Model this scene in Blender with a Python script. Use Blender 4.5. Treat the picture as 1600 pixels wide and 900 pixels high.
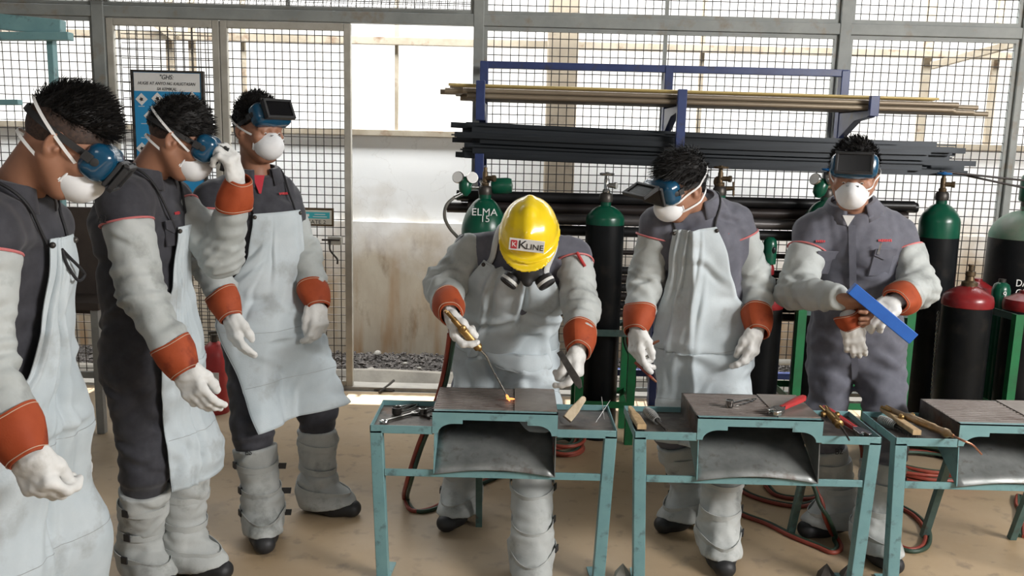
import bpy, math, random
import numpy as np
from mathutils import Vector, Matrix
random.seed(7); rng = np.random.default_rng(7)
S = bpy.context.scene
for o in list(bpy.data.objects): bpy.data.objects.remove(o)
COL = S.collection

# ------------------------------------------------------------------ camera
FPX = 1350.0; CAMH = 1.55; PITCH = math.radians(9.46); ROLL = math.radians(1.4)
FW = np.array([0, math.cos(PITCH), -math.sin(PITCH)])
_r = np.array([1., 0, 0]); _u = np.array([0, math.sin(PITCH), math.cos(PITCH)])
CR = _r*math.cos(ROLL)+_u*math.sin(ROLL); CU = -_r*math.sin(ROLL)+_u*math.cos(ROLL)
CC = np.array([0, 0, CAMH])
def at(px, py, Y):                       # point at depth Y seen at a photo pixel
    d = FW+CR*(px-800)/FPX+CU*(450-py)/FPX
    return CC+d*(Y/d[1])
def atz(px, py, Z):                      # point at height Z seen at a photo pixel
    d = FW+CR*(px-800)/FPX+CU*(450-py)/FPX
    return CC+d*((Z-CAMH)/d[2])
cd = bpy.data.cameras.new('camera'); cam = bpy.data.objects.new('camera', cd); COL.objects.link(cam)
cd.sensor_width = 36; cd.lens = 36*FPX/1600; cd.clip_start = .05; cd.clip_end = 200
cam.matrix_world = Matrix(((CR[0], CU[0], -FW[0], 0), (CR[1], CU[1], -FW[1], 0), (CR[2], CU[2], -FW[2], CAMH), (0, 0, 0, 1)))
S.camera = cam

# ------------------------------------------------------------------ light
w = bpy.data.worlds.new('world'); S.world = w; w.use_nodes = True
bg = w.node_tree.nodes['Background']; bg.inputs[0].default_value = (.86, .94, 1, 1); bg.inputs[1].default_value = .20
def lamp(kind, name, loc, target, energy, color=(1, 1, 1), **k):
    l = bpy.data.lights.new(name, kind); l.energy = energy; l.color = color
    for a, b in k.items(): setattr(l, a, b)
    o = bpy.data.objects.new(name, l); COL.objects.link(o); o.location = loc
    o.rotation_euler = (Vector(target)-Vector(loc)).to_track_quat('-Z', 'Y').to_euler()
    return o
SUN_EL = math.radians(70); SUN_AZ = math.radians(4)
sd = Vector((math.sin(SUN_AZ)*math.cos(SUN_EL), math.cos(SUN_AZ)*math.cos(SUN_EL), math.sin(SUN_EL)))
lamp('SUN', 'sun', sd*20, (0, 0, 0), 15, (1, .97, .93), angle=math.radians(.5))
lamp('AREA', 'bay_light_key', (4.6, .1, 3.0), (.2, 3.2, .8), 430, (1, .975, .95), shape='RECTANGLE', size=2.2, size_y=1.0)
lamp('AREA', 'added_soft_fill', (-.9, -.2, 3.05), (-.6, 3.3, .8), 12, (1, .98, .95), shape='RECTANGLE', size=1.2, size_y=.8)  # added weak fill lamp out of view, softens the camera side
lamp('AREA', 'added_wall_fill', (0, 5.75, 3.12), (0, 6.25, 1.2), 270, (.95, .98, 1), shape='RECTANGLE', size=9, size_y=.3)  # added area lamp under the roof edge to brighten the outer wall
S.view_settings.view_transform = 'Standard'; S.view_settings.look = 'None'
S.view_settings.exposure = 0.12; S.view_settings.gamma = 1; S.view_settings.use_curve_mapping = False

# ------------------------------------------------------------------ helpers
def V(*a): return np.array(a[0] if len(a) == 1 else a, float)
def unit(v): v = np.asarray(v, float); return v/(np.linalg.norm(v)+1e-12)
ORG = {}
def org(o): return ORG[o.name] if o is not None else np.zeros(3)
def tag(o, label=None, cat=None, group=None, kind=None):
    if label: o['label'] = label
    if cat: o['category'] = cat
    if group: o['group'] = group
    if kind: o['kind'] = kind
    return o
def empty(name, loc, label=None, cat=None, group=None, kind=None):
    o = bpy.data.objects.new(name, None); COL.objects.link(o); o.location = loc; o.empty_display_size = .05
    ORG[o.name] = V(loc); return tag(o, label, cat, group, kind)
def link_mesh(name, verts, faces, mat, parent=None, smooth=True, sharp=40, bevel=0, solid=0, loc=None, centre=False):
    verts = np.asarray(verts, float).reshape(-1, 3)
    if parent is not None: o0 = org(parent)
    elif centre: o0 = np.array([*(verts[:, :2].max(0)+verts[:, :2].min(0))/2, verts[:, 2].min()])
    else: o0 = np.zeros(3)
    me = bpy.data.meshes.new(name); me.from_pydata((verts-o0).tolist(), [], [list(map(int, f)) for f in faces]); me.validate(); me.update()
    if mat: me.materials.append(mat)
    if smooth:
        me.polygons.foreach_set('use_smooth', [True]*len(me.polygons))
        if sharp: me.set_sharp_from_angle(angle=math.radians(sharp))
    o = bpy.data.objects.new(name, me); COL.objects.link(o)
    ORG[o.name] = o0
    if parent is not None: o.parent = parent
    else: o.location = o0
    if solid:
        m = o.modifiers.new('solid', 'SOLIDIFY'); m.thickness = solid; m.offset = 0
    if bevel:
        m = o.modifiers.new('bevel', 'BEVEL'); m.width = bevel; m.segments = 2; m.limit_method = 'ANGLE'
    return o
def frame(d, up=(0, 0, 1)):
    d = unit(d); up = V(up)
    if abs(d@unit(up)) > .98: up = V(0, 1, 0) if abs(d[1]) < .9 else V(1, 0, 0)
    x = unit(np.cross(up, d)); return x, np.cross(d, x), d
class MB:
    def __init__(s): s.v = []; s.f = []
    def add(s, v, f):
        b = len(s.v); s.v += [tuple(map(float, p)) for p in v]; s.f += [[i+b for i in q] for q in f]; return s
    def box(s, lo, hi, M=None):
        lo = V(lo); hi = V(hi)
        v = [(x, y, z) for x in (lo[0], hi[0]) for y in (lo[1], hi[1]) for z in (lo[2], hi[2])]
        if M is not None: v = [M@V(p) if M.shape == (3, 3) else (M[:3, :3]@V(p)+M[:3, 3]) for p in v]
        return s.add(v, [(0, 1, 3, 2), (4, 6, 7, 5), (0, 4, 5, 1), (2, 3, 7, 6), (0, 2, 6, 4), (1, 5, 7, 3)])
    def cbox(s, c, h, M=None):
        M = np.eye(3) if M is None else M
        T = np.eye(4); T[:3, :3] = M; T[:3, 3] = c
        return s.box(-V(h), V(h), T)
    def bar(s, a, b, wd, ht, up=(0, 0, 1)):          # rectangular bar from a to b
        a = V(a); b = V(b); x, y, d = frame(b-a, up)
        v = [p+x*wd/2*i+y*ht/2*j for p in (a, b) for i in (-1, 1) for j in (-1, 1)]
        return s.add(v, [(0, 1, 3, 2), (4, 6, 7, 5), (0, 4, 5, 1), (2, 3, 7, 6), (0, 2, 6, 4), (1, 5, 7, 3)])
    def tube(s, pts, r, n=10, caps=True, closed=False):
        P = [V(p) for p in pts]; m = len(P); R = r if hasattr(r, '__len__') else [r]*m
        t = [unit(P[(i+1) % m]-P[i-1]) if closed or 0 < i < m-1 else unit(P[min(i+1, m-1)]-P[max(i-1, 0)]) for i in range(m)]
        x, y, _ = frame(t[0]); v = []
        for i in range(m):
            x = unit(x-t[i]*(x@t[i])); y = np.cross(t[i], x)
            v += [P[i]+R[i]*(x*math.cos(2*math.pi*k/n)+y*math.sin(2*math.pi*k/n)) for k in range(n)]
        f = []
        for i in range(m if closed else m-1):
            j = (i+1) % m
            f += [(i*n+k, i*n+(k+1) % n, j*n+(k+1) % n, j*n+k) for k in range(n)]
        if caps and not closed: f += [list(range(n))[::-1], [(m-1)*n+k for k in range(n)]]
        return s.add(v, f)
    def cyl(s, a, b, r, r2=None, n=16): return s.tube([a, b], [r, r if r2 is None else r2], n)
    def lathe(s, prof, c=(0, 0, 0), axis=(0, 0, 1), n=32):
        x, y, d = frame(axis); c = V(c); v = []
        for r, h in prof: v += [c+d*h+max(r, 1e-4)*(x*math.cos(2*math.pi*k/n)+y*math.sin(2*math.pi*k/n)) for k in range(n)]
        m = len(prof); f = []
        for i in range(m-1): f += [(i*n+k, i*n+(k+1) % n, (i+1)*n+(k+1) % n, (i+1)*n+k) for k in range(n)]
        f += [list(range(n))[::-1], [(m-1)*n+k for k in range(n)]]
        return s.add(v, f)
    def ell(s, c, r, M=None, n=16, m=10):
        M = np.eye(3) if M is None else M; c = V(c); r = V(r) if hasattr(r, '__len__') else V(r, r, r); v = []
        for i in range(1, m):
            a = math.pi*i/m
            v += [c+M@(r*V(math.sin(a)*math.cos(2*math.pi*k/n), math.sin(a)*math.sin(2*math.pi*k/n), math.cos(a))) for k in range(n)]
        v += [c+M@(r*V(0, 0, 1)), c+M@(r*V(0, 0, -1))]; f = []
        for i in range(m-2): f += [(i*n+k, (i+1)*n+k, (i+1)*n+(k+1) % n, i*n+(k+1) % n) for k in range(n)]
        T = (m-1)*n
        f += [(T, k, (k+1) % n) for k in range(n)]+[(T+1, (m-2)*n+(k+1) % n, (m-2)*n+k) for k in range(n)]
        return s.add(v, f)
    def prism(s, poly, a, b):                        # polygon (3D points) swept by vector b-a
        P = [V(p) for p in poly]; d = V(b)-V(a); n = len(P)
        return s.add([p+V(a)*0 for p in P]+[p+d for p in P], [list(range(n))[::-1], [n+i for i in range(n)]]+[(i, (i+1) % n, n+(i+1) % n, n+i) for i in range(n)])
    def grid(s, G):                                  # G[i][j] -> point
        G = np.asarray(G); a, b = G.shape[:2]
        return s.add(G.reshape(-1, 3), [(i*b+j, i*b+j+1, (i+1)*b+j+1, (i+1)*b+j) for i in range(a-1) for j in range(b-1)])
    def build(s, name, mat, parent=None, **k): return link_mesh(name, s.v, s.f, mat, parent, **k)
def children(o): return [c for c in bpy.data.objects if c.parent == o]
def copy_tree(o, parent=None):
    c = o.copy(); COL.objects.link(c); c.parent = parent; ORG[c.name] = org(o)
    for ch in children(o): copy_tree(ch, c)
    return c
def spline(pts, n=8, closed=False):                  # Catmull-Rom
    P = [V(p) for p in pts]; m = len(P); out = []
    for i in range(m if closed else m-1):
        p0, p1, p2, p3 = (P[(i-1) % m], P[i], P[(i+1) % m], P[(i+2) % m]) if closed else (P[max(i-1, 0)], P[i], P[i+1], P[min(i+2, m-1)])
        for k in range(n):
            t = k/n; out.append(.5*(2*p1+(p2-p0)*t+(2*p0-5*p1+4*p2-p3)*t*t+(3*p1-p0-3*p2+p3)*t**3))
    if not closed: out.append(P[-1])
    return out

# ------------------------------------------------------------------ materials
def mat(name, c1, c2=None, scale=8., rough=.5, metal=0., bump=0., bscale=60., c3=None, s3=2., stretch=(1, 1, 1), lo=.35, hi=.65, coat=0., rvar=0., trans=0., spec=.5, bdist=.004, sheen=0.):
    m = bpy.data.materials.new(name); m.use_nodes = True; nt = m.node_tree; N = nt.nodes; L = nt.links
    b = N['Principled BSDF']; b.inputs['Roughness'].default_value = rough; b.inputs['Metallic'].default_value = metal
    b.inputs['Coat Weight'].default_value = coat; b.inputs['Specular IOR Level'].default_value = spec
    if sheen: b.inputs['Sheen Weight'].default_value = sheen
    tc = N.new('ShaderNodeTexCoord'); mp = N.new('ShaderNodeMapping'); mp.inputs['Scale'].default_value = stretch
    L.new(tc.outputs['Object'], mp.inputs[0])
    def noise(sc, det=6):
        n = N.new('ShaderNodeTexNoise'); n.inputs['Scale'].default_value = sc; n.inputs['Detail'].default_value = det; n.inputs['Roughness'].default_value = .6
        L.new(mp.outputs[0], n.inputs['Vector']); return n
    col = None
    def mixc(fac_noise, a, bcol, lo, hi):
        r = N.new('ShaderNodeMapRange'); r.inputs[1].default_value = lo; r.inputs[2].default_value = hi; L.new(fac_noise.outputs['Fac'], r.inputs[0])
        x = N.new('ShaderNodeMix'); x.data_type = 'RGBA'; L.new(r.outputs[0], x.inputs[0])
        for i, c in ((6, a), (7, bcol)):
            if isinstance(c, tuple): x.inputs[i].default_value = (*c, 1)
            else: L.new(c, x.inputs[i])
        return x.outputs[2]
    if c2 is not None: col = mixc(noise(scale), tuple(c1), tuple(c2), lo, hi)
    else: b.inputs['Base Color'].default_value = (*c1, 1)
    if c3 is not None: col = mixc(noise(s3, 8), col if col is not None else tuple(c1), tuple(c3), .56, .7)
    if col is not None: L.new(col, b.inputs['Base Color'])
    if rvar:
        n = noise(scale*1.7); r = N.new('ShaderNodeMapRange'); r.inputs[1].default_value = .3; r.inputs[2].default_value = .7
        r.inputs[3].default_value = rough-rvar; r.inputs[4].default_value = rough+rvar; L.new(n.outputs['Fac'], r.inputs[0]); L.new(r.outputs[0], b.inputs['Roughness'])
    if bump:
        n = noise(bscale, 4); bn = N.new('ShaderNodeBump'); bn.inputs['Strength'].default_value = bump; bn.inputs['Distance'].default_value = bdist
        L.new(n.outputs['Fac'], bn.inputs['Height']); L.new(bn.outputs[0], b.inputs['Normal'])
    if trans: b.inputs['Transmission Weight'].default_value = trans
    return m
M = {}
M['frame'] = mat('frame_paint', (.21, .225, .215), (.28, .295, .28), 5, .55, c3=(.22, .19, .15), s3=9)
M['frame_worn'] = mat('frame_worn', (.34, .32, .27), (.44, .42, .37), 7, .6)
M['wire'] = mat('wire', (.03, .025, .021), (.055, .045, .036), 20, .6, .3)
M['teal'] = mat('teal_paint', (.135, .275, .29), (.18, .335, .345), 6, .42, c3=(.09, .15, .155), s3=22, bump=.15, bscale=60)
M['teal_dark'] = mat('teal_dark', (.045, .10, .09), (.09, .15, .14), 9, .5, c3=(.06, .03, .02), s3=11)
M['tray'] = mat('tray_steel', (.075, .066, .062), (.17, .15, .13), 14, .5, .55, c3=(.12, .055, .03), s3=7, rvar=.15)
M['slat'] = mat('slat_steel', (.24, .20, .18), (.32, .28, .255), 12, .5, .4, c3=(.13, .09, .075), s3=8)
M['plate'] = mat('plate_steel', (.20, .17, .15), (.30, .265, .235), 9, .5, .5, c3=(.20, .09, .05), s3=5)
M['chute'] = mat('chute_steel', (.16, .17, .165), (.30, .31, .30), 7, .42, .45, c3=(.09, .055, .04), s3=8, rvar=.12)
M['black'] = mat('black_paint', (.006, .006, .007), (.014, .014, .015), 9, .38, spec=.3)
M['cyl_black'] = mat('cylinder_black', (.003, .004, .005), (.008, .009, .010), 5, .40, spec=.2, c3=(.02, .018, .016), s3=7, rvar=.08, bump=.1, bscale=90)
M['cyl_green'] = mat('cylinder_green', (.0, .065, .034), (.004, .092, .048), 6, .28, c3=(.02, .06, .04), s3=12)
M['cyl_dusty'] = mat('cylinder_dusty_green', (.03, .14, .08), (.14, .17, .13), 5, .45)
M['cyl_red'] = mat('cylinder_red', (.16, .008, .011), (.24, .016, .018), 6, .3, c3=(.12, .01, .012), s3=10)
M['brass'] = mat('brass', (.42, .27, .10), (.25, .15, .06), 30, .38, .9)
M['brass_dull'] = mat('brass_dull', (.16, .11, .06), (.09, .065, .04), 30, .5, .7)
M['chrome'] = mat('chrome', (.62, .62, .60), (.45, .45, .44), 20, .22, 1)
M['iron'] = mat('iron', (.05, .046, .042), (.10, .09, .08), 25, .45, .7)
M['copper'] = mat('copper', (.55, .26, .17), (.40, .2, .13), 30, .35, .9)
M['bluerack'] = mat('rack_blue', (.010, .022, .10), (.02, .04, .14), 8, .4, c3=(.03, .03, .05), s3=14)
M['wood'] = mat('wood', (.56, .40, .22), (.42, .28, .14), 10, .6, stretch=(8, 8, 1.2))
M['wood_pale'] = mat('wood_pale', (.62, .52, .38), (.50, .40, .26), 10, .6, stretch=(6, 6, 1.5))
M['red'] = mat('red_paint', (.48, .035, .035), (.36, .03, .03), 14, .4)
M['green_frame'] = mat('green_frame', (.006, .16, .05), (.012, .11, .04), 8, .45)
M['hose_red'] = mat('hose_red', (.22, .03, .018), (.30, .06, .035), 10, .5)
M['hose_green'] = mat('hose_green', (.018, .045, .025), (.03, .06, .04), 10, .5)
M['white'] = mat('white_paint', (.78, .78, .76), (.70, .70, .68), 6, .5)
M['brown'] = mat('brown_board', (.035, .025, .02), (.055, .04, .032), 7, .6)
M['greyleg'] = mat('grey_leg', (.25, .25, .24), (.33, .33, .31), 7, .6)
# ------------------------------------------------------------------ setting
def structure(o): o['kind'] = 'structure'; return o
FY = 5.28                                            # fence line
def floor_mat():
    m = mat('floor_concrete', (.35, .245, .14), (.45, .33, .20), 1.6, .5, c3=(.20, .155, .115), s3=1.1, bump=.12, bscale=35, rvar=.12, lo=.3, hi=.7)
    nt = m.node_tree; N = nt.nodes; L = nt.links; b = N['Principled BSDF']
    src = b.inputs['Base Color'].links[0].from_socket
    tc = N.new('ShaderNodeTexCoord'); n = N.new('ShaderNodeTexNoise'); n.inputs['Scale'].default_value = 14; n.inputs['Detail'].default_value = 8
    L.new(tc.outputs['Object'], n.inputs['Vector'])
    r = N.new('ShaderNodeMapRange'); r.inputs[1].default_value = .58; r.inputs[2].default_value = .72; r.inputs[4].default_value = .55; L.new(n.outputs['Fac'], r.inputs[0])
    x = N.new('ShaderNodeMix'); x.data_type = 'RGBA'; x.inputs[7].default_value = (.12, .09, .07, 1); L.new(r.outputs[0], x.inputs[0]); L.new(src, x.inputs[6])
    n2 = N.new('ShaderNodeTexNoise'); n2.inputs['Scale'].default_value = .55; n2.inputs['Detail'].default_value = 3; L.new(tc.outputs['Object'], n2.inputs['Vector'])
    r2 = N.new('ShaderNodeMapRange'); r2.inputs[1].default_value = .4; r2.inputs[2].default_value = .62; r2.inputs[4].default_value = .6; L.new(n2.outputs['Fac'], r2.inputs[0])
    x2 = N.new('ShaderNodeMix'); x2.data_type = 'RGBA'; x2.inputs[7].default_value = (.34, .275, .20, 1); L.new(r2.outputs[0], x2.inputs[0]); L.new(x.outputs[2], x2.inputs[6])
    L.new(x2.outputs[2], b.inputs['Base Color']); return m
M['floor'] = floor_mat()
M['apron_conc'] = mat('apron_concrete', (.40, .37, .32), (.30, .28, .25), 5, .75, bump=.2, bscale=50)
M['curb'] = mat('curb_concrete', (.33, .30, .25), (.22, .20, .17), 7, .8, bump=.3, bscale=40)
M['soil'] = mat('soil', (.05, .043, .038), (.09, .08, .07), 20, .95, bump=.5, bscale=60)
M['stone'] = mat('stone', (.07, .062, .058), (.17, .15, .135), 18, .9)
structure(MB().box((-6, -4, -.1), (6, FY-.06, 0)).build('floor', M['floor'], smooth=False))
structure(MB().box((-6, FY-.06, -.12), (6, 5.46, -.004)).build('floor_apron', M['apron_conc'], smooth=False))
g = MB(); xs = np.linspace(-6, 6, 140)
G = [[(x, 5.46+.2*t/4+.012*math.sin(x*9+t)*(t in (0, 4)), .055*math.sin(math.pi*min(1, .25+t/4*.75))**.5*(1+.12*math.sin(x*5.3)) if 0 < t < 4 else -.01) for t in range(5)] for x in xs]
structure(g.grid(G).build('trim_1', M['curb']))
structure(MB().box((-6, 5.62, -.15), (6, 6.3, .0)).build('floor_soil', M['soil'], smooth=False))
# gravel: nobody could count it
g = MB(); r = random.Random(3)
for i in range(5200):
    x = r.uniform(-3.2, 3.2); y = r.uniform(5.64, 6.19); s = r.uniform(.008, .022)*(1.5 if r.random() < .05 else 1); a = r.uniform(0, 6.3)
    Mx = np.array(Matrix.Rotation(a, 3, 'Z')@Matrix.Rotation(r.uniform(-.6, .6), 3, 'X'))
    c = V(x, y, s*.45+r.uniform(0, .012))
    pts = [c+Mx@(V(px, py, pz)*s*r.uniform(.75, 1.2)) for px, py, pz in ((1, 0, 0), (-1, 0, 0), (0, .7, 0), (0, -.7, 0), (0, 0, .55), (0, 0, -.55))]
    g.add(pts, [(0, 2, 4), (2, 1, 4), (1, 3, 4), (3, 0, 4), (2, 0, 5), (1, 2, 5), (3, 1, 5), (0, 3, 5)])
gv = g.build('gravel', M['stone'], smooth=False); tag(gv, 'dark crushed stone gravel strip along the foot of the outer wall', 'gravel', kind='stuff')
for px, py, s in ((590, 552, .05), (580, 577, .035), (633, 568, .026), (655, 575, .022)):
    c = atz(px, py, .05); b = MB(); b.ell(c, (s*.75, s*.5, s*.42), np.array(Matrix.Rotation(px*.7, 3, 'Z')), 9, 6)
    o = b.build('stone', M['apron_conc'], centre=True, sharp=20)
    tag(o, {590: 'largest pale broken stone on the gravel against the wall', 580: 'flat pale stone lying on the gravel behind the curb', 633: 'small pale stone on the gravel right of the flat one', 655: 'small pale stone at the right end of the gravel gap'}[px], 'stone')

# outer wall: stained concrete below, white paint above, translucent backlit sheet on a steel frame on top
def wall_mat():
    m = mat('outer_wall_concrete', (.45, .36, .26), (.60, .53, .42), 3.2, .85, c3=(.30, .21, .13), s3=4.5, stretch=(1, 1, .45), bump=.3, bscale=22)
    nt = m.node_tree; N = nt.nodes; L = nt.links; b = N['Principled BSDF']; src = b.inputs['Base Color'].links[0].from_socket
    tc = N.new('ShaderNodeTexCoord'); sx = N.new('ShaderNodeSeparateXYZ'); L.new(tc.outputs['Object'], sx.inputs[0])
    def mr(sock, a, c, d=0., e=1.):
        r = N.new('ShaderNodeMapRange'); r.inputs[1].default_value = a; r.inputs[2].default_value = c; r.inputs[3].default_value = d; r.inputs[4].default_value = e; L.new(sock, r.inputs[0]); return r.outputs[0]
    def mul(a, c):
        q = N.new('ShaderNodeMath'); q.operation = 'MULTIPLY'
        for i, s_ in enumerate((a, c)):
            if isinstance(s_, float): q.inputs[i].default_value = s_
            else: L.new(s_, q.inputs[i])
        return q.outputs[0]
    def mix(f, a, c):
        x = N.new('ShaderNodeMix'); x.data_type = 'RGBA'; L.new(f, x.inputs[0])
        if isinstance(a, tuple): x.inputs[6].default_value = (*a, 1)
        else: L.new(a, x.inputs[6])
        x.inputs[7].default_value = (*c, 1); return x.outputs[2]
    mp = N.new('ShaderNodeMapping'); mp.inputs['Scale'].default_value = (7, 7, .8); L.new(tc.outputs['Object'], mp.inputs[0])
    n = N.new('ShaderNodeTexNoise'); n.inputs['Scale'].default_value = 1.2; n.inputs['Detail'].default_value = 7; L.new(mp.outputs[0], n.inputs['Vector'])
    streak = mr(n.outputs['Fac'], .5, .72)
    c = mix(mul(streak, mr(sx.outputs[2], 1.0, .1)), src, (.40, .20, .06))          # rust-brown runs low on the wall
    mp2 = N.new('ShaderNodeMapping'); mp2.inputs['Scale'].default_value = (4, 4, .7); mp2.inputs['Location'].default_value = (3.3, 0, 0); L.new(tc.outputs['Object'], mp2.inputs[0])
    n2 = N.new('ShaderNodeTexNoise'); n2.inputs['Scale'].default_value = 1.6; n2.inputs['Detail'].default_value = 6; L.new(mp2.outputs[0], n2.inputs['Vector'])
    c = mix(mul(mr(n2.outputs['Fac'], .58, .7), mr(sx.outputs[2], .55, .0)), c, (.17, .17, .06))     # moss near the ground
    n3 = N.new('ShaderNodeTexNoise'); n3.inputs['Scale'].default_value = 3; n3.inputs['Detail'].default_value = 8; L.new(tc.outputs['Object'], n3.inputs['Vector'])
    ad = N.new('ShaderNodeMath'); ad.operation = 'ADD'; L.new(sx.outputs[2], ad.inputs[0]); L.new(mul(mr(n3.outputs['Fac'], .3, .7), .5), ad.inputs[1])
    c = mix(mul(mr(ad.outputs[0], .85, 1.35), .97), c, (.90, .90, .885))                # white paint, worn away downwards
    vo = N.new('ShaderNodeTexVoronoi'); vo.feature = 'DISTANCE_TO_EDGE'; vo.inputs['Scale'].default_value = 1.7; 
    nd = N.new('ShaderNodeVectorMath'); nd.operation = 'ADD'; L.new(tc.outputs['Object'], nd.inputs[0]); L.new(n3.outputs['Color'], nd.inputs[1]); L.new(nd.outputs[0], vo.inputs['Vector'])
    c = mix(mul(mr(vo.outputs['Distance'],   .010, .0), .14), c, (.30, .25, .19))      # hairline cracks
    L.new(c, b.inputs['Base Color']); return m
M['outwall'] = wall_mat()
structure(MB().box((-6, 6.2, -.1), (6, 6.36, .975)).box((-6, 6.235, .975), (6, 6.36, 1.60)).build('wall_back', M['outwall'], smooth=False))
def sheet_mat():
    m = bpy.data.materials.new('translucent_sheet'); m.use_nodes = True; N = m.node_tree.nodes; L = m.node_tree.links
    N.remove(N['Principled BSDF'])
    t = N.new('ShaderNodeBsdfTranslucent'); d = N.new('ShaderNodeBsdfDiffuse'); x = N.new('ShaderNodeMixShader'); x.inputs[0].default_value = .12
    n = N.new('ShaderNodeTexNoise'); n.inputs['Scale'].default_value = 1.3
    tc = N.new('ShaderNodeTexCoord'); L.new(tc.outputs['Object'], n.inputs['Vector'])
    c = N.new('ShaderNodeMix'); c.data_type = 'RGBA'; c.inputs[6].default_value = (.92, .95, .95, 1); c.inputs[7].default_value = (.95, .92, .88, 1); L.new(n.outputs['Fac'], c.inputs[0])
    L.new(c.outputs[2], t.inputs[0]); d.inputs[0].default_value = (.85, .85, .83, 1)
    L.new(t.outputs[0], x.inputs[1]); L.new(d.outputs[0], x.inputs[2]); L.new(x.outputs[0], N['Material Output'].inputs[0]); return m
M['sheet'] = sheet_mat()
G = [[(x, 6.30+.004*math.sin(x*2*math.pi/.076), z) for z in (1.585+.006*math.sin(x*2*math.pi/.076), 3.15)] for x in np.arange(-5.6, 5.6, .0095)]
structure(MB().grid(G).build('wall_back_sheet', M['sheet']))
M['beam'] = mat('beam_weathered', (.46, .40, .31), (.34, .28, .20), 6, .7, c3=(.24, .15, .09), s3=9)
M['colc'] = mat('column_concrete', (.36, .30, .22), (.28, .23, .17), 5, .85, c3=(.09, .075, .06), s3=3.2, bump=.3, bscale=30)
BY = 6.2
def beam(name, pts, wd, ht):
    structure(MB().bar(pts[0], pts[1], wd, ht).build(name, M['beam'], bevel=.003))
for i, (zc, h) in enumerate(((at(660, 65, BY)[2], .052), (at(660, 209, BY)[2], .042))):
    beam('trim_%d' % (2+i), ((-5.6, BY+.02, zc), (5.6, BY+.02, zc)), .04, h)
for i, (px, wpx) in enumerate(((618, 5), (262, 10), (297, 9), (378, 5), (148, 5), (1098, 6), (1452, 12), (1560, 9))):
    x = at(px, 120, BY)[0]; wd = wpx*6.3/FPX
    structure(MB().box((x-wd/2, BY+.04, 1.56), (x+wd/2, BY+.08, 3.12)).build('trim_%d' % (4+i), M['beam'], bevel=.003))
a = at(1455, 103, BY-.02); b = at(1600, 60, BY-.02); b[1] = BY-.5
beam('trim_12', (a, b+(b-a)*.6), .05, .05)
a = at(275, 60, BY-.02); b = at(235, 30, BY-.02); beam('trim_13', (a, b), .05, .05)
x0 = at(855, 100, 6.1)[0]; x1 = at(902, 100, 6.1)[0]
structure(MB().box((x0, 6.02, -.1), (x1, 6.19, 3.12)).build('column', M['colc'], bevel=.006))

# roof over the workshop (keeps the bright sky off the floor; its edge lets the sun onto a strip inside the gate)
M['roof'] = mat('roof_sheet', (.32, .33, .34), (.26, .27, .28), 3, .5)
ROOF_Y = 6.12
structure(MB().box((-6, -.9, 3.2), (6, ROOF_Y, 3.25)).build('ceiling', M['roof'], smooth=False))

# mesh fence
def mesh_panel(mb, x0, x1, z0, z1, y, p=.0492, r=.0029, jit=0.0, ph=0):
    n = max(1, round((x1-x0)/p)); q = (x1-x0)/n
    for i in range(n+1):
        x = x0+i*q; d = jit*math.sin(i*1.7+ph)
        mb.tube([(x+d, y-.002, z0), (x-d, y-.002, z1)], r, 5, False)
    n = max(1, round((z1-z0)/p)); q = (z1-z0)/n
    for i in range(n+1):
        z = z0+i*q; d = jit*math.sin(i*2.1+ph)
        mb.tube([(x0, y+.002, z+d), (x1, y+.002, z-d)], r, 5, False)
wf = structure(empty('wall_fence', (0, FY, 0)))
RZ = 2.262                                            # main rail height
posts = [at(152, 200, FY)[0], at(748, 100, FY)[0], at(1317, 60, FY)[0], at(1590, 75, FY)[0]+.03]
posts = [-2.47, -.232, 1.918, 2.97]
rails = MB().box((-4.6, FY-.03, RZ-.032), (4.6, FY+.03, RZ+.032)); rails.build('rail', M['frame'], wf, bevel=.004)
for i, x in enumerate([-3.7]+posts+[4.0]):
    wd = (.036, .036, .030, .033, .016, .02)[i]
    MB().box((x-wd, FY-.035, 0), (x+wd, FY+.035, 3.2)).build('post', M['frame'], wf, bevel=.004)
MB().box((1.0-.130-.011, FY-.012, RZ), (1.0-.130+.011, FY+.012, 3.2)).box((1.0-.130-.011, FY-.012, 0.1), (1.0-.130+.011, FY+.012, RZ)).build('post', M['frame'], wf)
x = at(450, 5, FY)[0]; MB().box((x-.011, FY-.012, RZ), (x+.011, FY+.012, 3.2)).build('post', M['frame'], wf)
def framed(x0, x1, z0, z1, jit=.002, ph=0, wd=.022, y=FY, wire=True):
    b = MB(); t = .014
    b.box((x0, y-t, z0), (x0+wd, y+t, z1)); b.box((x1-wd, y-t, z0), (x1, y+t, z1))
    b.box((x0+wd, y-t, z0), (x1-wd, y+t, z0+wd)); b.box((x0+wd, y-t, z1-wd), (x1-wd, y+t, z1))
    b.build('panel_frame', M['frame'], wf)
    m_ = MB(); mesh_panel(m_, x0+wd*.5, x1-wd*.5, z0+wd*.5, z1-wd*.5, y, jit=jit, ph=ph); m_.build('mesh_panel', M['wire'], wf, sharp=0)
P4 = [-3.7]+posts+[4.0]; hw = (.036, .036, .030, .033, .016, .02)
for i in range(5):
    x0 = P4[i]+hw[i]; x1 = P4[i+1]-hw[i+1]
    framed(x0, x1, RZ+.034, 3.18, ph=i)              # row above the rail
    if i != 1: framed(x0, x1, .03, RZ-.034, ph=i+9)   # row below; the gates fill bay 1
zz = RZ+.034                                          # bent mesh ledge along the foot of the upper row (left half)
m_ = MB()
for x in np.arange(-3.6, -.28, .0246): m_.tube([(x, FY-.02, zz+.085), (x, FY-.10, zz+.012)], .0018, 4, False)
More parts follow.
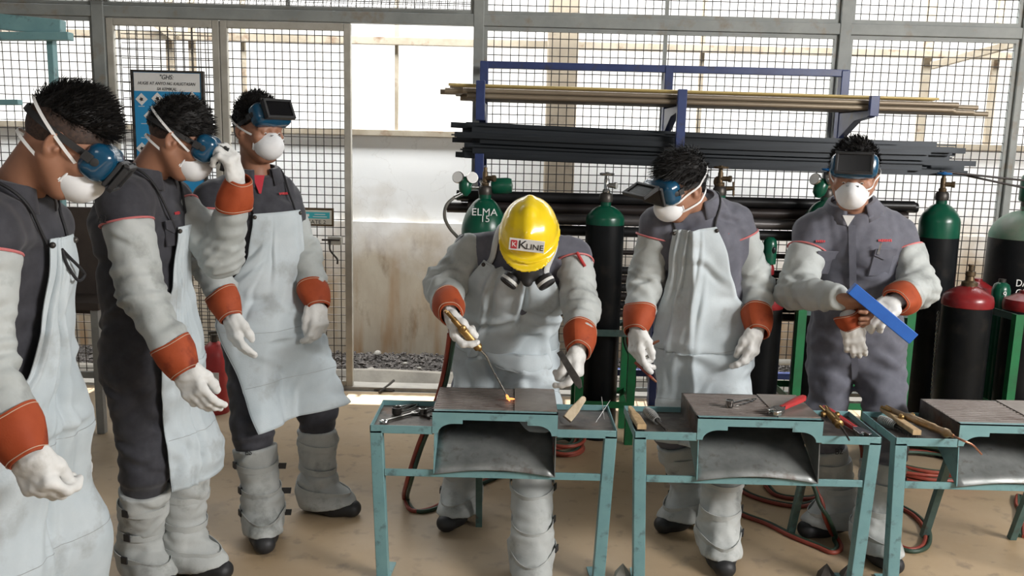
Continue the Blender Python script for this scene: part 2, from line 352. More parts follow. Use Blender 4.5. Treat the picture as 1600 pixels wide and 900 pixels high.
for t in (0, .33, .66, 1): m_.tube([(-3.6, FY-.02-.08*t, zz+.085-.073*t), (-.28, FY-.02-.08*t, zz+.085-.073*t)], .0018, 4, False)
m_.build('mesh_ledge', M['wire'], wf, sharp=0)
MB().box((-2.43, FY-.03, -.003), (-.26, FY+.03, .02)).build('trim_14', M['apron_conc'])['kind'] = 'structure'
# gates: the right leaf is shut, the doorway to its right is open, the left leaf has mesh on both faces
def gate(name, x0, x1, z1, double, y=FY):
    e = structure(empty(name, ((x0+x1)/2, y, 0))); wd = .042; t = .02; b = MB(); z0 = .008
    b.box((x0, y-t, z0), (x0+wd, y+t, z1)); b.box((x1-wd, y-t, z0), (x1, y+t, z1)); b.box((x0+wd, y-t, z0), (x1-wd, y+t, z0+wd)); b.box((x0+wd, y-t, z1-wd), (x1-wd, y+t, z1))
    b.build('door_frame', M['frame_worn'], e, bevel=.004)
    m_ = MB(); mesh_panel(m_, x0+wd*.5, x1-wd*.5, z0+.02, z1-.02, y, jit=.0025); m_.build('mesh_panel', M['wire'], e, sharp=0)
    if double:
        m_ = MB(); mesh_panel(m_, x0+wd*.5+.018, x1-wd*.5, z0+.04, z1-.03, y+.09, jit=.006, ph=2, p=.0475); m_.build('mesh_panel', M['wire'], e, sharp=0)
    return e
GX0, GX1 = at(357, 200, FY)[0], at(552, 600, FY)[0]
gt = gate('door_1', GX0-.03, GX1+.0, RZ-.036, False)
gl = gate('door_2', posts[0]+.04, GX0-.035, RZ-.036, True)
# latch of the shut gate
c = at(527, 376, FY-.03)
MB().box(c-V(.055, .02, .025), c+V(.03, .02, .025)).build('latch', M['frame_worn'], gt, bevel=.004)
MB().tube([c+V(-.09, -.02, .005), c+V(.02, -.02, .005)], .006).tube(spline([c+V(-.04, -.022, 0), c+V(-.04, -.028, -.05), c+V(-.02, -.03, -.08), c+V(.005, -.03, -.11), c+V(.005, -.03, -.14)], 5), .006).build('latch_bolt', M['iron'], gt)

# signs
def text_on(s, size, mat_, parent, name, origin, xd, yd, ext=.0006, align='CENTER', shear=0, sx=1., font=None):
    cu = bpy.data.curves.new(name, 'FONT'); cu.body = s; cu.size = size; cu.align_x = align; cu.align_y = 'CENTER'; cu.extrude = ext; cu.shear = shear; cu.resolution_u = 3
    t = bpy.data.objects.new(name, cu); COL.objects.link(t); dg = bpy.context.evaluated_depsgraph_get(); me = bpy.data.meshes.new_from_object(t.evaluated_get(dg))
    bpy.data.objects.remove(t); bpy.data.curves.remove(cu)
    v = np.array([p.co[:] for p in me.vertices]); f = [tuple(p.vertices) for p in me.polygons]; bpy.data.meshes.remove(me)
    xd = unit(xd); yd = unit(yd); nd = np.cross(xd, yd); origin = V(origin)
    w_ = origin+np.outer(v[:, 0]*sx, xd)+np.outer(v[:, 1], yd)+np.outer(v[:, 2], nd)
    return link_mesh(name, w_, f, mat_, parent, smooth=False)
M['sign_blue'] = mat('sign_blue', (.02, .25, .52), (.025, .28, .56), 4, .35)
M['sign_cream'] = mat('sign_cream', (.62, .60, .52), (.55, .53, .46), 6, .5)
M['ink'] = mat('ink', (.02, .02, .022), rough=.6)
M['sign_teal'] = mat('sign_teal', (.05, .42, .48), rough=.4)
SY = FY-.06
tl = at(208, 112, SY); tr = at(314, 113, SY); bl = at(210, 288, SY)
e = empty('safety_poster', (tl+tr)/2+V(0, 0, bl[2]-tl[2]), 'blue and white chemical safety poster in a thin frame on the mesh fence', 'poster')
zt, zb = tl[2], at(260, 318, SY)[2]; xa, xb = tl[0], tr[0]
MB().box((xa, SY, zb), (xb, SY+.012, zt)).build('board', M['sign_blue'], e)
b = MB()
for q in (((xa-.016, SY-.008, zb), (xa, SY+.02, zt+.012)), ((xb, SY-.008, zb), (xb+.016, SY+.02, zt+.012)), ((xa, SY-.008, zt), (xb, SY+.02, zt+.012))): b.box(*q)
b.build('poster_frame', M['iron'], e)
zh = at(260, 143, SY)[2]
MB().box((xa+.003, SY-.003, zh), (xb-.008, SY, zt-.003)).build('header', M['white'], e)
xm = (xa+xb)/2-.005
for s_, py, sz in (('"GHS:', 121, .036), ('HUGIS AT ANYO NG KALIGTASAN', 131, .0235), ('SA KEMIKAL', 139.5, .0235)):
    text_on(s_, sz*1.05, M['ink'], e, 'poster_lettering', (xm, SY-.0045, at(260, py, SY)[2]), (1, 0, 0), (0, 0, 1), shear=.25, sx=.88)
def pict(px, py):
    c = at(px, py, SY-.004); h = .036; b = MB(); b.prism([c+V(h, 0, 0), c+V(0, 0, h), c+V(-h, 0, 0), c+V(0, 0, -h)], (0, 0, 0), (0, .003, 0))
    p = b.build('hazard_diamond', M['white'], e, smooth=False)
    c2 = c-V(0, .0015, 0); q = MB(); r_ = random.Random(px)
    q.prism([c2+V(.014*math.cos(a)*(1 if i % 2 else .5), 0, .014*math.sin(a)*(1 if i % 2 else .55)) for i, a in enumerate(np.linspace(0, 2*math.pi, 10, endpoint=False))], (0, 0, 0), (0, .0012, 0))
    q.build('hazard_symbol', M['ink'], p, smooth=False)
for px, py in ((221, 155), (246, 154), (300, 153), (234, 181), (260, 181), (288, 181), (222, 232), (247, 232), (273, 232)): pict(px, py)
for py in (166, 194, 216):
    c = at(221 if py < 190 else 260, py, SY-.002); MB().box(c-V(.018 if py < 190 else .15, 0, .0016), c+V(.018 if py < 190 else .15, .001, .0016)).build('caption_rule', M['white'], e, smooth=False)
SY2 = FY-.045
a, b_ = at(470, 328, SY2), at(518, 351, SY2)
e = empty('gate_sign', ((a+b_)/2)-V(0, 0, (a-b_)[2]/2), 'small cream sign with a teal band and black lettering on the shut mesh gate', 'sign')
MB().box((a[0], SY2, b_[2]), (b_[0], SY2+.008, a[2])).build('board', M['sign_cream'], e, bevel=.001)
MB().box((a[0]-.012, SY2+.006, b_[2]-.012), (b_[0]+.012, SY2+.016, a[2]+.014)).build('backing_board', M['brass_dull'], e)
c0, c1 = at(473, 331, SY2-.002), at(515, 342, SY2-.002)
MB().box((c0[0], SY2-.002, c1[2]), (c1[0], SY2, c0[2])).build('colour_band', M['sign_teal'], e)
text_on('GATE 2', .033, M['ink'], e, 'gate_lettering', (((a+b_)/2)[0], SY2-.001, at(494, 347, SY2)[2]), (1, 0, 0), (0, 0, 1), sx=1.1)
c = (c0+c1)/2
MB().box((c0[0]+.008, SY2-.003, c[2]-.008), (c0[0]+.022, SY2-.002, c[2]+.008)).box((c0[0]+.025, SY2-.003, c[2]-.008), (c0[0]+.039, SY2-.002, c[2]+.008)).build('pictogram', M['white'], e)
MB().box((c[0]-.01, SY2-.003, c[2]+.004), (c[0]+.055, SY2-.002, c[2]+.008)).box((c[0]-.02, SY2-.003, c[2]-.010), (c[0]+.065, SY2-.002, c[2]-.006)).build('caption_rule', M['white'], e)

# rusty bolt keeper set in the apron
c = atz(604, 609, 0); b = MB()
b.prism([c+V(-.075, -.03, .001), c+V(.04, -.045, .001), c+V(.085, .02, .001), c+V(-.03, .05, .001)], (0, 0, 0), (0, 0, .008))
b.tube([c+V(-.03, -.10, .012), c+V(.0, 0, .02), c+V(.03, .11, .03)], .008)
tag(b.build('gate_bolt_keeper', M['iron'], centre=True, smooth=False), 'small rusty iron bolt keeper on the concrete apron in the doorway', 'gate hardware')

# teal steel stand at the far left
e = empty('steel_stand', at(40, 300, 3.9)*V(1, 1, 0), 'pale teal painted steel stand rising behind the leftmost man', 'stand')
def pxbar(p, q, Y, wd, ht, name, Y2=None): return MB().bar(at(*p, Y), at(*q, Y2 or Y), wd, ht).build(name, M['teal'], e, bevel=.003)
pxbar((-60, 28), (99, 44), 3.9, .05, .066, 'top_beam'); pxbar((-60, 57), (111, 57), 3.86, .05, .034, 'lower_beam'); pxbar((-60, 160), (32, 160), 3.9, .04, .024, 'cross_bar')
for px, lo in ((82, 0), (-45, 0)):
    x = at(px, 90, 3.92)[0]; z = at(px, 55, 3.92)[2]; MB().box((x-.014, 3.9, 0), (x+.014, 3.94, z)).build('leg', M['teal'], e, bevel=.003)

# brown backed bench behind the two nearest men
e = empty('bench', (-2.2, 4.55, 0), 'brown panel backed bench on grey legs behind the two leftmost men', 'bench')
zt = at(110, 323, 4.6)[2]; zb = at(110, 432, 4.6)[2]; xl = at(60, 380, 4.6)[0]; xr = at(188, 380, 4.6)[0]
MB().box((xl, 4.58, zb-.2), (xr, 4.61, zt)).build('back_panel', M['brown'], e, bevel=.003)
MB().box((xl, 4.32, .66), (xr, 4.62, .70)).build('bench_top', M['brown'], e, bevel=.003)
for x, y in ((xl+.03, 4.35), (xr-.03, 4.35), (xl+.03, 4.59), (xr-.03, 4.59)): MB().box((x-.02, y-.02, 0), (x+.02, y+.02, .66)).build('leg', M['greyleg'], e, bevel=.003)
MB().box((xl+.05, 4.34, .3), (xr-.05, 4.36, .33)).build('stretcher', M['greyleg'], e)
# ------------------------------------------------------------------ pipe rack with its rods
e = empty('pipe_rack', (.85, 5.08, 0), 'dark blue steel cantilever rack holding rods and pipes against the mesh fence', 'rack')
PY, LY = 5.10, 4.66
rx = [at(755, 200, PY)[0], at(1040, 200, PY)[0], at(1312, 200, PY)[0]]
tops = [at(750, 97, PY)[2], at(1040, 101, PY)[2], at(1312, 113, PY)[2]]
ztop = sum(tops)/3
for x in rx: MB().box((x-.024, PY-.03, 0), (x+.024, PY+.03, ztop)).build('post', M['bluerack'], e, bevel=.004)
MB().box((rx[0]-.024, PY-.025, ztop-.035), (rx[2]+.024, PY+.025, ztop+.005)).build('top_beam', M['bluerack'], e, bevel=.003)
MB().box((rx[0], PY-.02, .18), (rx[2], PY+.02, .22)).build('base_beam', M['bluerack'], e, bevel=.003)
Z1 = at(1040, 168, 4.88)[2]; Z2 = at(1040, 266, 4.88)[2]; Z3 = at(1080, 374, 4.715)[2]; Z4 = at(1080, 501, 4.715)[2]
for k, z in enumerate((Z1, Z2, Z3, Z4)):
    for i, x in enumerate(rx):
        b = MB(); b.prism([(x-.02, PY, z), (x-.02, LY, z), (x-.02, LY, z-.035), (x-.02, LY+.18, z-.05), (x-.02, PY, z-.16)], (0, 0, 0), (.04, 0, 0)); b.build('arm', M['bluerack'], e, bevel=.002)
        h = {0: (.11, .36, .07)[i], 1: .05, 2: .05, 3: .05}[k]; up = {0: (.105, .085, .075)[i], 1: .07, 2: .05, 3: .05}[k]
        dn = {0: (.10, .24, .03)[i], 1: .06}.get(k, .04)
        MB().box((x-.024, LY-.035, z-dn), (x+.024, LY-.006, z+up)).build('arm_lip', M['bluerack'], e, bevel=.003)
M['rod_brown'] = mat('rod_brown', (.17, .13, .09), (.27, .22, .155), 7, .45, .3, stretch=(.3, 3, 3))
M['rod_yellow'] = mat('rod_yellow', (.50, .38, .14), (.40, .30, .12), 6, .4, .2, stretch=(.3, 3, 3))
M['rod_black'] = mat('rod_black', (.008, .010, .012), (.020, .025, .031), 5, .4, .4, stretch=(.25, 4, 4), rvar=.1)
M['pipe_dark'] = mat('pipe_dark', (.014, .011, .011), (.035, .026, .024), 5, .42, .3, stretch=(.25, 3, 3), rvar=.1)
def rod(name, a, b, r, mt, label, cat, group, kind='pipe', bow=0):
    mb = MB(); a = V(a); b = V(b); n = 9; P = [a+(b-a)*t+V(0, 0, -bow*4*t*(1-t)) for t in np.linspace(0, 1, n)]
    if kind == 'pipe':
        mb.tube(P, r, 12, False); mb.tube(P, r*.8, 10, False)
        for p in (a, b):
            x, y, d = frame(b-a); ring = []
            for R_ in (r, r*.8): ring.append([p+R_*(x*math.cos(2*math.pi*k/12)+y*math.sin(2*math.pi*k/12)) for k in range(13)])
            mb.grid(ring)
    elif kind == 'flat':
        for i in range(n-1): mb.bar(P[i], P[i+1], r*.28, r*2.0)
    elif kind == 'bar':
        for i in range(n-1): mb.bar(P[i], P[i+1], r*2.2, r*.55)
    elif kind == 'angle':
        for i in range(n-1): mb.bar(P[i]+V(0, -r, 0), P[i+1]+V(0, -r, 0), r*.3, r*2.); mb.bar(P[i]+V(0, 0, -r), P[i+1]+V(0, 0, -r), r*2., r*.3)
    o = mb.build(name, mt, centre=True); tag(o, label, cat, group); return o
r_ = random.Random(11)
def xat(px, Y): return at(px, 200, Y)[0]
# level 1: yellowish and brown tubes
rows = [(.016, 0), (.045, .3), (.074, .2)]
n = 0
for lev, cnt in ((0, 9), (1, 9), (2, 6)):
    for i in range(cnt):
        Y = LY+.03+i*(PY-LY-.10)/(cnt-1)+(.015 if lev % 2 else 0); R = .0145 if lev < 2 else (.007 if i < 2 else .010)
        z = Z1+.017+lev*.0285
        yel = (lev == 2 and i < 2)
        xl = xat(r_.uniform(686, 742) if lev else r_.uniform(716, 745), Y); xr = xat(r_.uniform(1410, 1545) if lev < 2 else r_.uniform(1440, 1470), Y)
        if yel: xl = xat(700+7*i, Y); xr = xat(1462-6*i, Y)
        rod('metal_tube', (xl, Y, z+.01), (xr, Y, z-.004), R, M['rod_yellow'] if yel else M['rod_brown'],
            'yellowish metal tube on the top arms of the blue rack' if yel else 'brown metal tube under the yellow ones on the top rack arms', 'tube', 'yellow tubes on the top of the rack' if yel else 'brown tubes on the top of the rack')
# level 2: black flat bars and angles
for lev in range(7):
    for i in range(6):
        Y = LY+.05+i*.06+(lev % 2)*.025; z = Z2+.036+lev*.0275+r_.uniform(-.0015, .0015)
        xl = xat(r_.uniform(704, 752), Y); xr = xat(r_.uniform(1440, 1535)-abs(lev-2)*8, Y); k = ('flat', 'angle', 'bar', 'flat')[(i+lev) % 4]
        rod('steel_bar', (xl, Y, z+.022-lev*.000), (xr, Y, z-.012-(.012 if lev > 4 else 0)), .0145, M['rod_black'], 'black steel bar bundled on the second level of the blue rack', 'steel bar', 'black bars on the second level of the rack', k, bow=r_.uniform(0, .012))
for i, (pa, pb, la) in enumerate((((1470, 268), (1640, 286), 'upper of two thin rods sticking out right of the black bars'), ((1480, 268), (1660, 306), 'lower of two thin rods sticking out right of the black bars'))):
    rod('thin_rod', at(*pa, 4.75+.03*i), at(*pb, 4.75+.03*i), .006, M['pipe_dark'], la, 'rod', None)
# level 3 and 4: thick dark pipes and bars
def ptube(pl, yl, pr, yr, Y, R, mt, lab, grp, kind='pipe'):
    rod('steel_pipe', at(pl, yl, Y), at(pr, yr, Y), R, mt, lab, 'pipe', grp, kind)
M['pipe_grey'] = mat('pipe_grey', (.09, .085, .085), (.16, .15, .15), 5, .35, .6, stretch=(.25, 3, 3))
def hpipe(pl, pr, y, Y, R, mt, lab): z = at(1080, y, Y)[2]; rod('steel_pipe', (xat(pl, Y), Y, z), (xat(pr, Y), Y, z), R, mt, lab, 'pipe', None)
for a_ in ((715, 1440, 314, 4.715, .0285, M['black'], 'black pipe along the top of the third rack level'), (722, 1445, 316, 4.775, .0285, M['black'], 'black pipe lying behind the top pipe of the third rack level'),
           (733, 1430, 331, 4.715, .0285, M['pipe_dark'], 'thick dark brown pipe just under the top pipe of the third rack level'), (700, 1428, 333, 4.775, .0285, M['pipe_dark'], 'dark brown pipe sticking out farthest left on the third rack level'),
           (738, 1425, 348, 4.715, .0285, M['pipe_grey'], 'grey sheened pipe below the thick brown one on the third level'), (742, 1436, 365, 4.715, .0285, M['black'], 'lowest black pipe of the third rack level')): hpipe(*a_)
for i, (y, R) in enumerate(((397, .014), (425, .0225), (438.5, .0225), (452, .0225), (465.5, .0225), (479, .0225), (492.5, .0225))):
    hpipe(745+3*i, 1432-4*i, y, 4.715, R, M['black'] if i % 2 else M['pipe_dark'], ['thin dark bar alone between the third and fourth rack levels', 'topmost dark pipe of the fourth rack level', 'second dark pipe down on the fourth rack level', 'third dark pipe down on the fourth rack level', 'fourth dark pipe down on the fourth rack level', 'fifth dark pipe down on the fourth rack level', 'lowest dark pipe of the fourth rack level'][i])

# ------------------------------------------------------------------ gas cylinders
def bottle(x, y, R, ztop, zsh, body, top, label, cap=None, wheel='blue', zband=None, neck=M['iron'], lean=(0, 0), gauge=False, round_top=False):
    e = empty('gas_cylinder', (x, y, 0), label, 'gas cylinder')
    zb = zband if zband is not None else zsh
    def L(h): return V(x+lean[0]*h, y+lean[1]*h, h)
    ax = unit(V(lean[0], lean[1], 1))
    MB().lathe([(0, .0), (R*.93, .0), (R, .03), (R, zb)], (x, y, 0), ax, 36).build('body', body, e)
    if round_top: pr = [(R, zb), (R, zsh)]+[(R*math.cos(a)*.86+R*.14*(1-a/1.5), zsh+(ztop-zsh)*math.sin(a)) for a in np.linspace(.15, 1.5, 8)]+[(.035, ztop+.004), (.035, ztop+.02)]
    else: pr = [(R, zb), (R, zsh)]+[(R*(1-.73*(t**1.5)), zsh+(ztop-zsh)*(1-(1-t)**1.35)) for t in np.linspace(.12, 1, 9)]+[(R*.27, ztop+.02)]
    MB().lathe(pr, (x, y, 0), ax, 36).build('shoulder', top, e)
    c = L(ztop+.02); b = MB().lathe([(.034, 0), (.036, .012), (.034, .035), (.026, .045)], c, ax, 20); b.build('neck_ring', neck, e)
    if cap:
        b = MB().lathe([(.045, 0), (.05, .01), (.05, .115), (.044, .14), (.028, .155), (0, .158)], c+V(0, 0, .03), ax, 24); cp = b.build('valve_cap', cap, e)
        MB().ell(c+V(-.012, -.047, .11), (.012, .006, .017)).build('vent_hole', M['black'], cp)
    else:
        b = MB().lathe([(.016, .04), (.02, .045), (.02, .06), (.014, .065), (.014, .115), (.01, .12), (.01, .14)], c, ax, 14).cyl(c+V(-.0, 0, .085), c+V(.038, -.02, .085), .013).cyl(c+V(.038, -.02, .085), c+V(.05, -.027, .085), .017)
        v = b.build('valve', M['chrome'] if wheel == 'chrome' else M['brass_dull'], e)
        wm = {'blue': mat('handwheel_blue', (.01, .12, .35), rough=.4), 'chrome': M['chrome'], 'brass': M['brass_dull'], None: None}[wheel]
        if wm:
            b = MB(); b.tube([c+V(.033*math.cos(a), .033*math.sin(a), .142) for a in np.linspace(0, 2*math.pi, 18, endpoint=False)], .006, 8, closed=True)
            for a in np.linspace(0, math.pi, 3, endpoint=False): b.cyl(c+V(.033*math.cos(a), .033*math.sin(a), .142), c-V(.033*math.cos(a), .033*math.sin(a), -.142), .004)
            b.lathe([(.011, .133), (.012, .152), (0, .153)], c, ax, 10); b.build('handwheel', wm, v)
    return e
def regulator(e, c, d=(1, 0, 0), col=None, faces=(-.35, -1, .25)):
    c = V(c); d = unit(d); col = col or M['cyl_green']
    b = MB().lathe([(.012, -.05), (.016, -.045), (.03, -.03), (.034, -.01), (.034, .02), (.026, .035), (.014, .05)], c, d, 20); rg = b.build('regulator', col, e)
    for s_, dz in ((-1, .045), (1, .045)):
        g = c+V(s_*.036, -.018, dz); f = unit(V(faces)*V(s_*-1 if s_ > 0 else 1, 1, 1)); b = MB().cyl(c, g, .008); b.lathe([(.024, -.01), (.03, -.008), (.031, .006), (.029, .009)], g, f, 20); gg = b.build('gauge', M['chrome'], rg)
        MB().lathe([(.0, .0091), (.0275, .0092), (.0, .0095)], g, f, 20).build('dial', M['white'], gg)
    return rg
G_, K_ = M['cyl_green'], M['cyl_black']
p = at(757, 345, 4.5); zs = at(757, 352, 4.5)[2]; zt = at(757, 310, 4.5)[2]
c1 = bottle(p[0], 4.5, .12, zt, zs-.02, K_, G_, 'green shouldered cylinder with regulator and gauges behind the bending welder', wheel=None, zband=zs-.1)
# its regulator, gauges and the green flask shaped body on the valve
vc = at(757, 293, 4.5); 
MB().lathe([(.0, -.002), (.034, 0), (.042, .012), (.042, .085), (.036, .105), (.0, .112)], at(768, 291, 4.53), (1, 0, .05), 24).build('flask', G_, c1)
MB().cyl(at(752, 283, 4.53), at(766, 283, 4.53), .008).cyl(at(752, 283, 4.53), vc, .010).cyl(vc, at(724, 293, 4.5), .010).build('valve_stem', M['chrome'], c1)
regulator(c1, at(727, 291, 4.48), (0, 0, 1), G_)
hp = spline([at(722, 303, 4.46), at(708, 310, 4.44), at(697, 322, 4.42), at(695, 340, 4.42), at(703, 357, 4.44), at(716, 372, 4.47), at(730, 392, 4.5), at(735, 470, 4.5)], 8)
MB().tube(hp, .0085, 10).build('whip_hose', mat('whip_hose', (.10, .10, .085), (.15, .14, .12), 30, .5), c1)
MB().cyl(at(722, 303, 4.46), at(710, 309, 4.445), .012).build('hose_ferrule', M['chrome'], c1)
for s_, px, py, sz in (('ELMA', 757, 332, .055), ('15', 758, 342.5, .05)):
    q = at(px, py, 4.5-.112+(.02 if py < 335 else 0)); text_on(s_, sz, M['white'], c1, 'stencil_lettering', q, (1, 0, 0), (0, .42, 1), sx=1)
c2x = at(939, 500, 4.5)[0]; zs = at(939, 353, 4.4)[2]; zt = at(939, 321, 4.5)[2]
c2 = bottle(c2x, 4.5, .1, zt, zs+.03, K_, G_, 'tall black cylinder with green shoulder standing between the welder and the next man', wheel='chrome', zband=zs)
text_on('KL', .05, M['white'], c2, 'stencil_lettering', at(953, 338, 4.425), unit(V(1, .4, 0)), (-.3, .35, 1))
p = at(1133, 305, 4.52); c3 = bottle(p[0]-.03, 4.52, .115, p[2]-.02, p[2]-.14, K_, G_, 'green shouldered cylinder mostly hidden behind the man looking down sideways', wheel='brass')
b = MB().cyl(at(1122, 296, 4.55), at(1148, 294, 4.53), .011).cyl(at(1146, 284, 4.53), at(1146, 306, 4.53), .006).cyl(at(1128, 285, 4.55), at(1128, 312, 4.55), .014).ell(at(1122, 284, 4.54), (.025, .012, .03)); b.build('regulator', M['brass_dull'], c3)
p = at(1291, 320, 4.54); c4 = bottle(p[0], 4.54, .115, p[2]+.02, p[2]-.1, K_, G_, 'green shouldered cylinder with gauges behind the man with the blue bar', wheel='blue')
rg = regulator(c4, at(1282, 294, 4.44), (.3, 0, 1), G_, (-.8, -.6, .3))
x = at(1456, 500, 4.7)[0]; zs = at(1456, 352, 4.7)[2]; zt = at(1456, 318, 4.7)[2]; zb = at(1456, 370, 4.7)[2]
c5 = bottle(x, 4.7, .104, zt, zs+.02, K_, G_, 'tall black cylinder, green top, blue handwheel, right of the man with the blue bar', wheel='blue', zband=zb, lean=(-.012, 0))
x = at(1590, 450, 4.9)[0]; zs = at(1585, 372, 4.9)[2]; zt = at(1585, 328, 4.9)[2]
c6 = bottle(x, 4.9, .182, zt, zs+.01, K_, M['cyl_dusty'], 'large dusty green and black cylinder with domed cap near the right edge', cap=G_, round_top=True, zband=zs)
for s_, py in (('DA', 443), ('OX', 458)): text_on(s_, .055, M['white'], c6, 'stencil_lettering', at(1597, py, 4.712), (1, 0, 0), (0, 0, 1), sx=.9)
def acet(px, Y, R, ysh, ytop, label, valve=True):
    p = at(px, ysh, Y); zt = at(px, ytop, Y)[2]
    e = empty('acetylene_cylinder', (p[0], Y, 0), label, 'gas cylinder'); zs = p[2]
    MB().lathe([(0, 0), (R*.95, 0), (R, .02), (R, zs)], (p[0], Y, 0), (0, 0, 1), 36).build('body', K_, e)
    MB().lathe([(R*1.0, zs), (R*1.03, zs+.004), (R*1.03, zs+.03), (R*.98, zs+.055), (R*.8, zs+(zt-zs)*.72), (R*.5, zs+(zt-zs)*.92), (R*.32, zt), (R*.3, zt+.012), (0, zt+.013)], (p[0], Y, 0), (0, 0, 1), 36).build('shoulder', M['cyl_red'], e)
    if valve: MB().lathe([(.038, 0), (.038, .02), (.022, .03), (.018, .05), (.024, .055), (.024, .075), (.012, .08), (.012, .10), (.016, .102), (.016, .112), (0, .113)], (p[0], Y, zt), (0, 0, 1), 14).build('valve', M['brass_dull'], e)
    return e
acet(1511, 4.35, .118, 478, 447, 'red topped black cylinder with brass valve, second from the right edge')
acet(1600, 4.4, .10, 484, 458, 'red topped black cylinder cut off by the right edge of the photo', False)
acet(1524, 4.80, .085, 462, 438, 'red domed cylinder peeking out behind the brass valve', False)
a10 = acet(1193, 4.45, .097, 480, 452, 'red topped cylinder beside the hip of the man looking down sideways', False)
p = at(1201, 412, 4.45); b = MB().lathe([(.035, 0), (.036, .10), (.03, .125), (.016, .138), (0, .14)], p, (0, 0, 1), 20); cp = b.build('valve_cap', G_, a10)
MB().ell(p+V(.012, -.034, .075), (.011, .006, .018)).build('vent_hole', M['black'], cp)
MB().lathe([(.02, -.15), (.02, -.06), (.03, -.055), (.03, -.02), (.022, 0)], p, (0, 0, 1), 14).build('valve_neck', M['cyl_red'], a10)
p = at(1561, 482, 4.6); e = empty('small_canister', (p[0], 4.6, 0), 'small green canister numbered 9 between the red topped cylinders', 'gas cylinder')
zt = at(1561, 441, 4.6)[2]; R = .046
MB().lathe([(0, 0), (R, 0), (R, zt-.04), (R*.8, zt-.012), (R*.45, zt), (0, zt+.004)], (p[0], 4.6, 0), (0, 0, 1), 24).build('body', G_, e)
MB().lathe([(.018, 0), (.018, .018), (0, .02)], (p[0], 4.6, zt), (0, 0, 1), 12).build('valve', M['iron'], e)
text_on('9', .05, M['white'], e, 'stencil_number', at(1570, 461, 4.552), unit(V(1, .25, 0)), (0, 0, 1))
# green angle iron stands that hold the cylinders
def stand(posts_, ztop, label, top=True):
    P = [V(*q, 0) for q in posts_]; c = sum(P)/len(P); e = empty('cylinder_stand', c, label, 'stand')
    for q in P: MB().box((q[0]-.021, q[1]-.003, 0), (q[0]+.021, q[1]+.003, ztop)).box((q[0]-.021, q[1], 0), (q[0]-.015, q[1]+.036, ztop)).build('upright', M['green_frame'], e)
    for i in range(len(P)):
        a, b = P[i], P[(i+1) % len(P)]
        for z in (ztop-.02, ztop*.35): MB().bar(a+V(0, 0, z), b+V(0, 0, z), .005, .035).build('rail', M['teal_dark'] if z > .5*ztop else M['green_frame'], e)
    return e
z = at(1250, 481, 4.25)[2]; x = at(1250, 540, 4.25)[0]; x2 = at(1420, 540, 4.25)[0]
stand([(x, 4.25), (x2, 4.25), (x2, 4.66), (x, 4.66)], z, 'green angle iron stand behind the man with the blue bar')
z = at(1585, 490, 4.25)[2]; x = at(1583, 540, 4.25)[0]; x1 = at(1500, 540, 4.25)[0]
stand([(x, 4.22), (x+.55, 4.22), (x+.55, 4.68), (x-.06, 4.68)], z, 'green angle iron stand among the red topped cylinders at right')
x = at(903, 600, 4.45)[0]; stand([(x, 4.36), (x+.27, 4.36), (x+.27, 4.63), (x, 4.63)], .62, 'low green stand around the foot of the tall black cylinder')
b = MB().tube([at(975, 562, 5.0), at(1245, 566, 5.0)], .018, 12); tag(b.build('conduit_pipe', M['frame_worn'], centre=True), 'pale conduit pipe running low behind the cylinders', 'pipe')
# chain hanging by the tall right cylinder
b = MB(); p0 = at(1466, 490, 4.42); p1 = at(1456, 618, 4.42)
for i in range(34):
    c = p0+(p1-p0)*i/33; Mx = np.array(Matrix.Rotation(math.pi/2*(i % 2), 3, 'Z'))
    b.tube([c+Mx@V(.006*math.cos(a), 0, .013*math.sin(a)) for a in np.linspace(0, 2*math.pi, 8, endpoint=False)], .0022, 5, closed=True)
ch = b.build('chain', M['chrome'], centre=True); tag(ch, 'thin steel chain hanging between the tall and the red topped cylinders', 'chain')
# red extinguisher half hidden behind the left men
p = at(338, 628, 4.75); e = empty('fire_extinguisher', (p[0], 4.75, 0), 'red fire extinguisher on the floor half hidden between the two men at left', 'fire extinguisher')
MB().lathe([(0, 0), (.07, 0), (.075, .015), (.075, .33), (.055, .385), (.025, .41), (0, .412)], (p[0], 4.75, 0), (0, 0, 1), 24).build('body', M['red'], e)
MB().cyl((p[0], 4.75, .41), (p[0], 4.75, .45), .018).bar((p[0]-.03, 4.75, .46), (p[0]+.09, 4.75, .475), .02, .015).build('valve_handle', M['iron'], e)
MB().box((p[0]-.02, 4.672, .14), (p[0]+.045, 4.676, .25)).build('label_panel', M['white'], e)
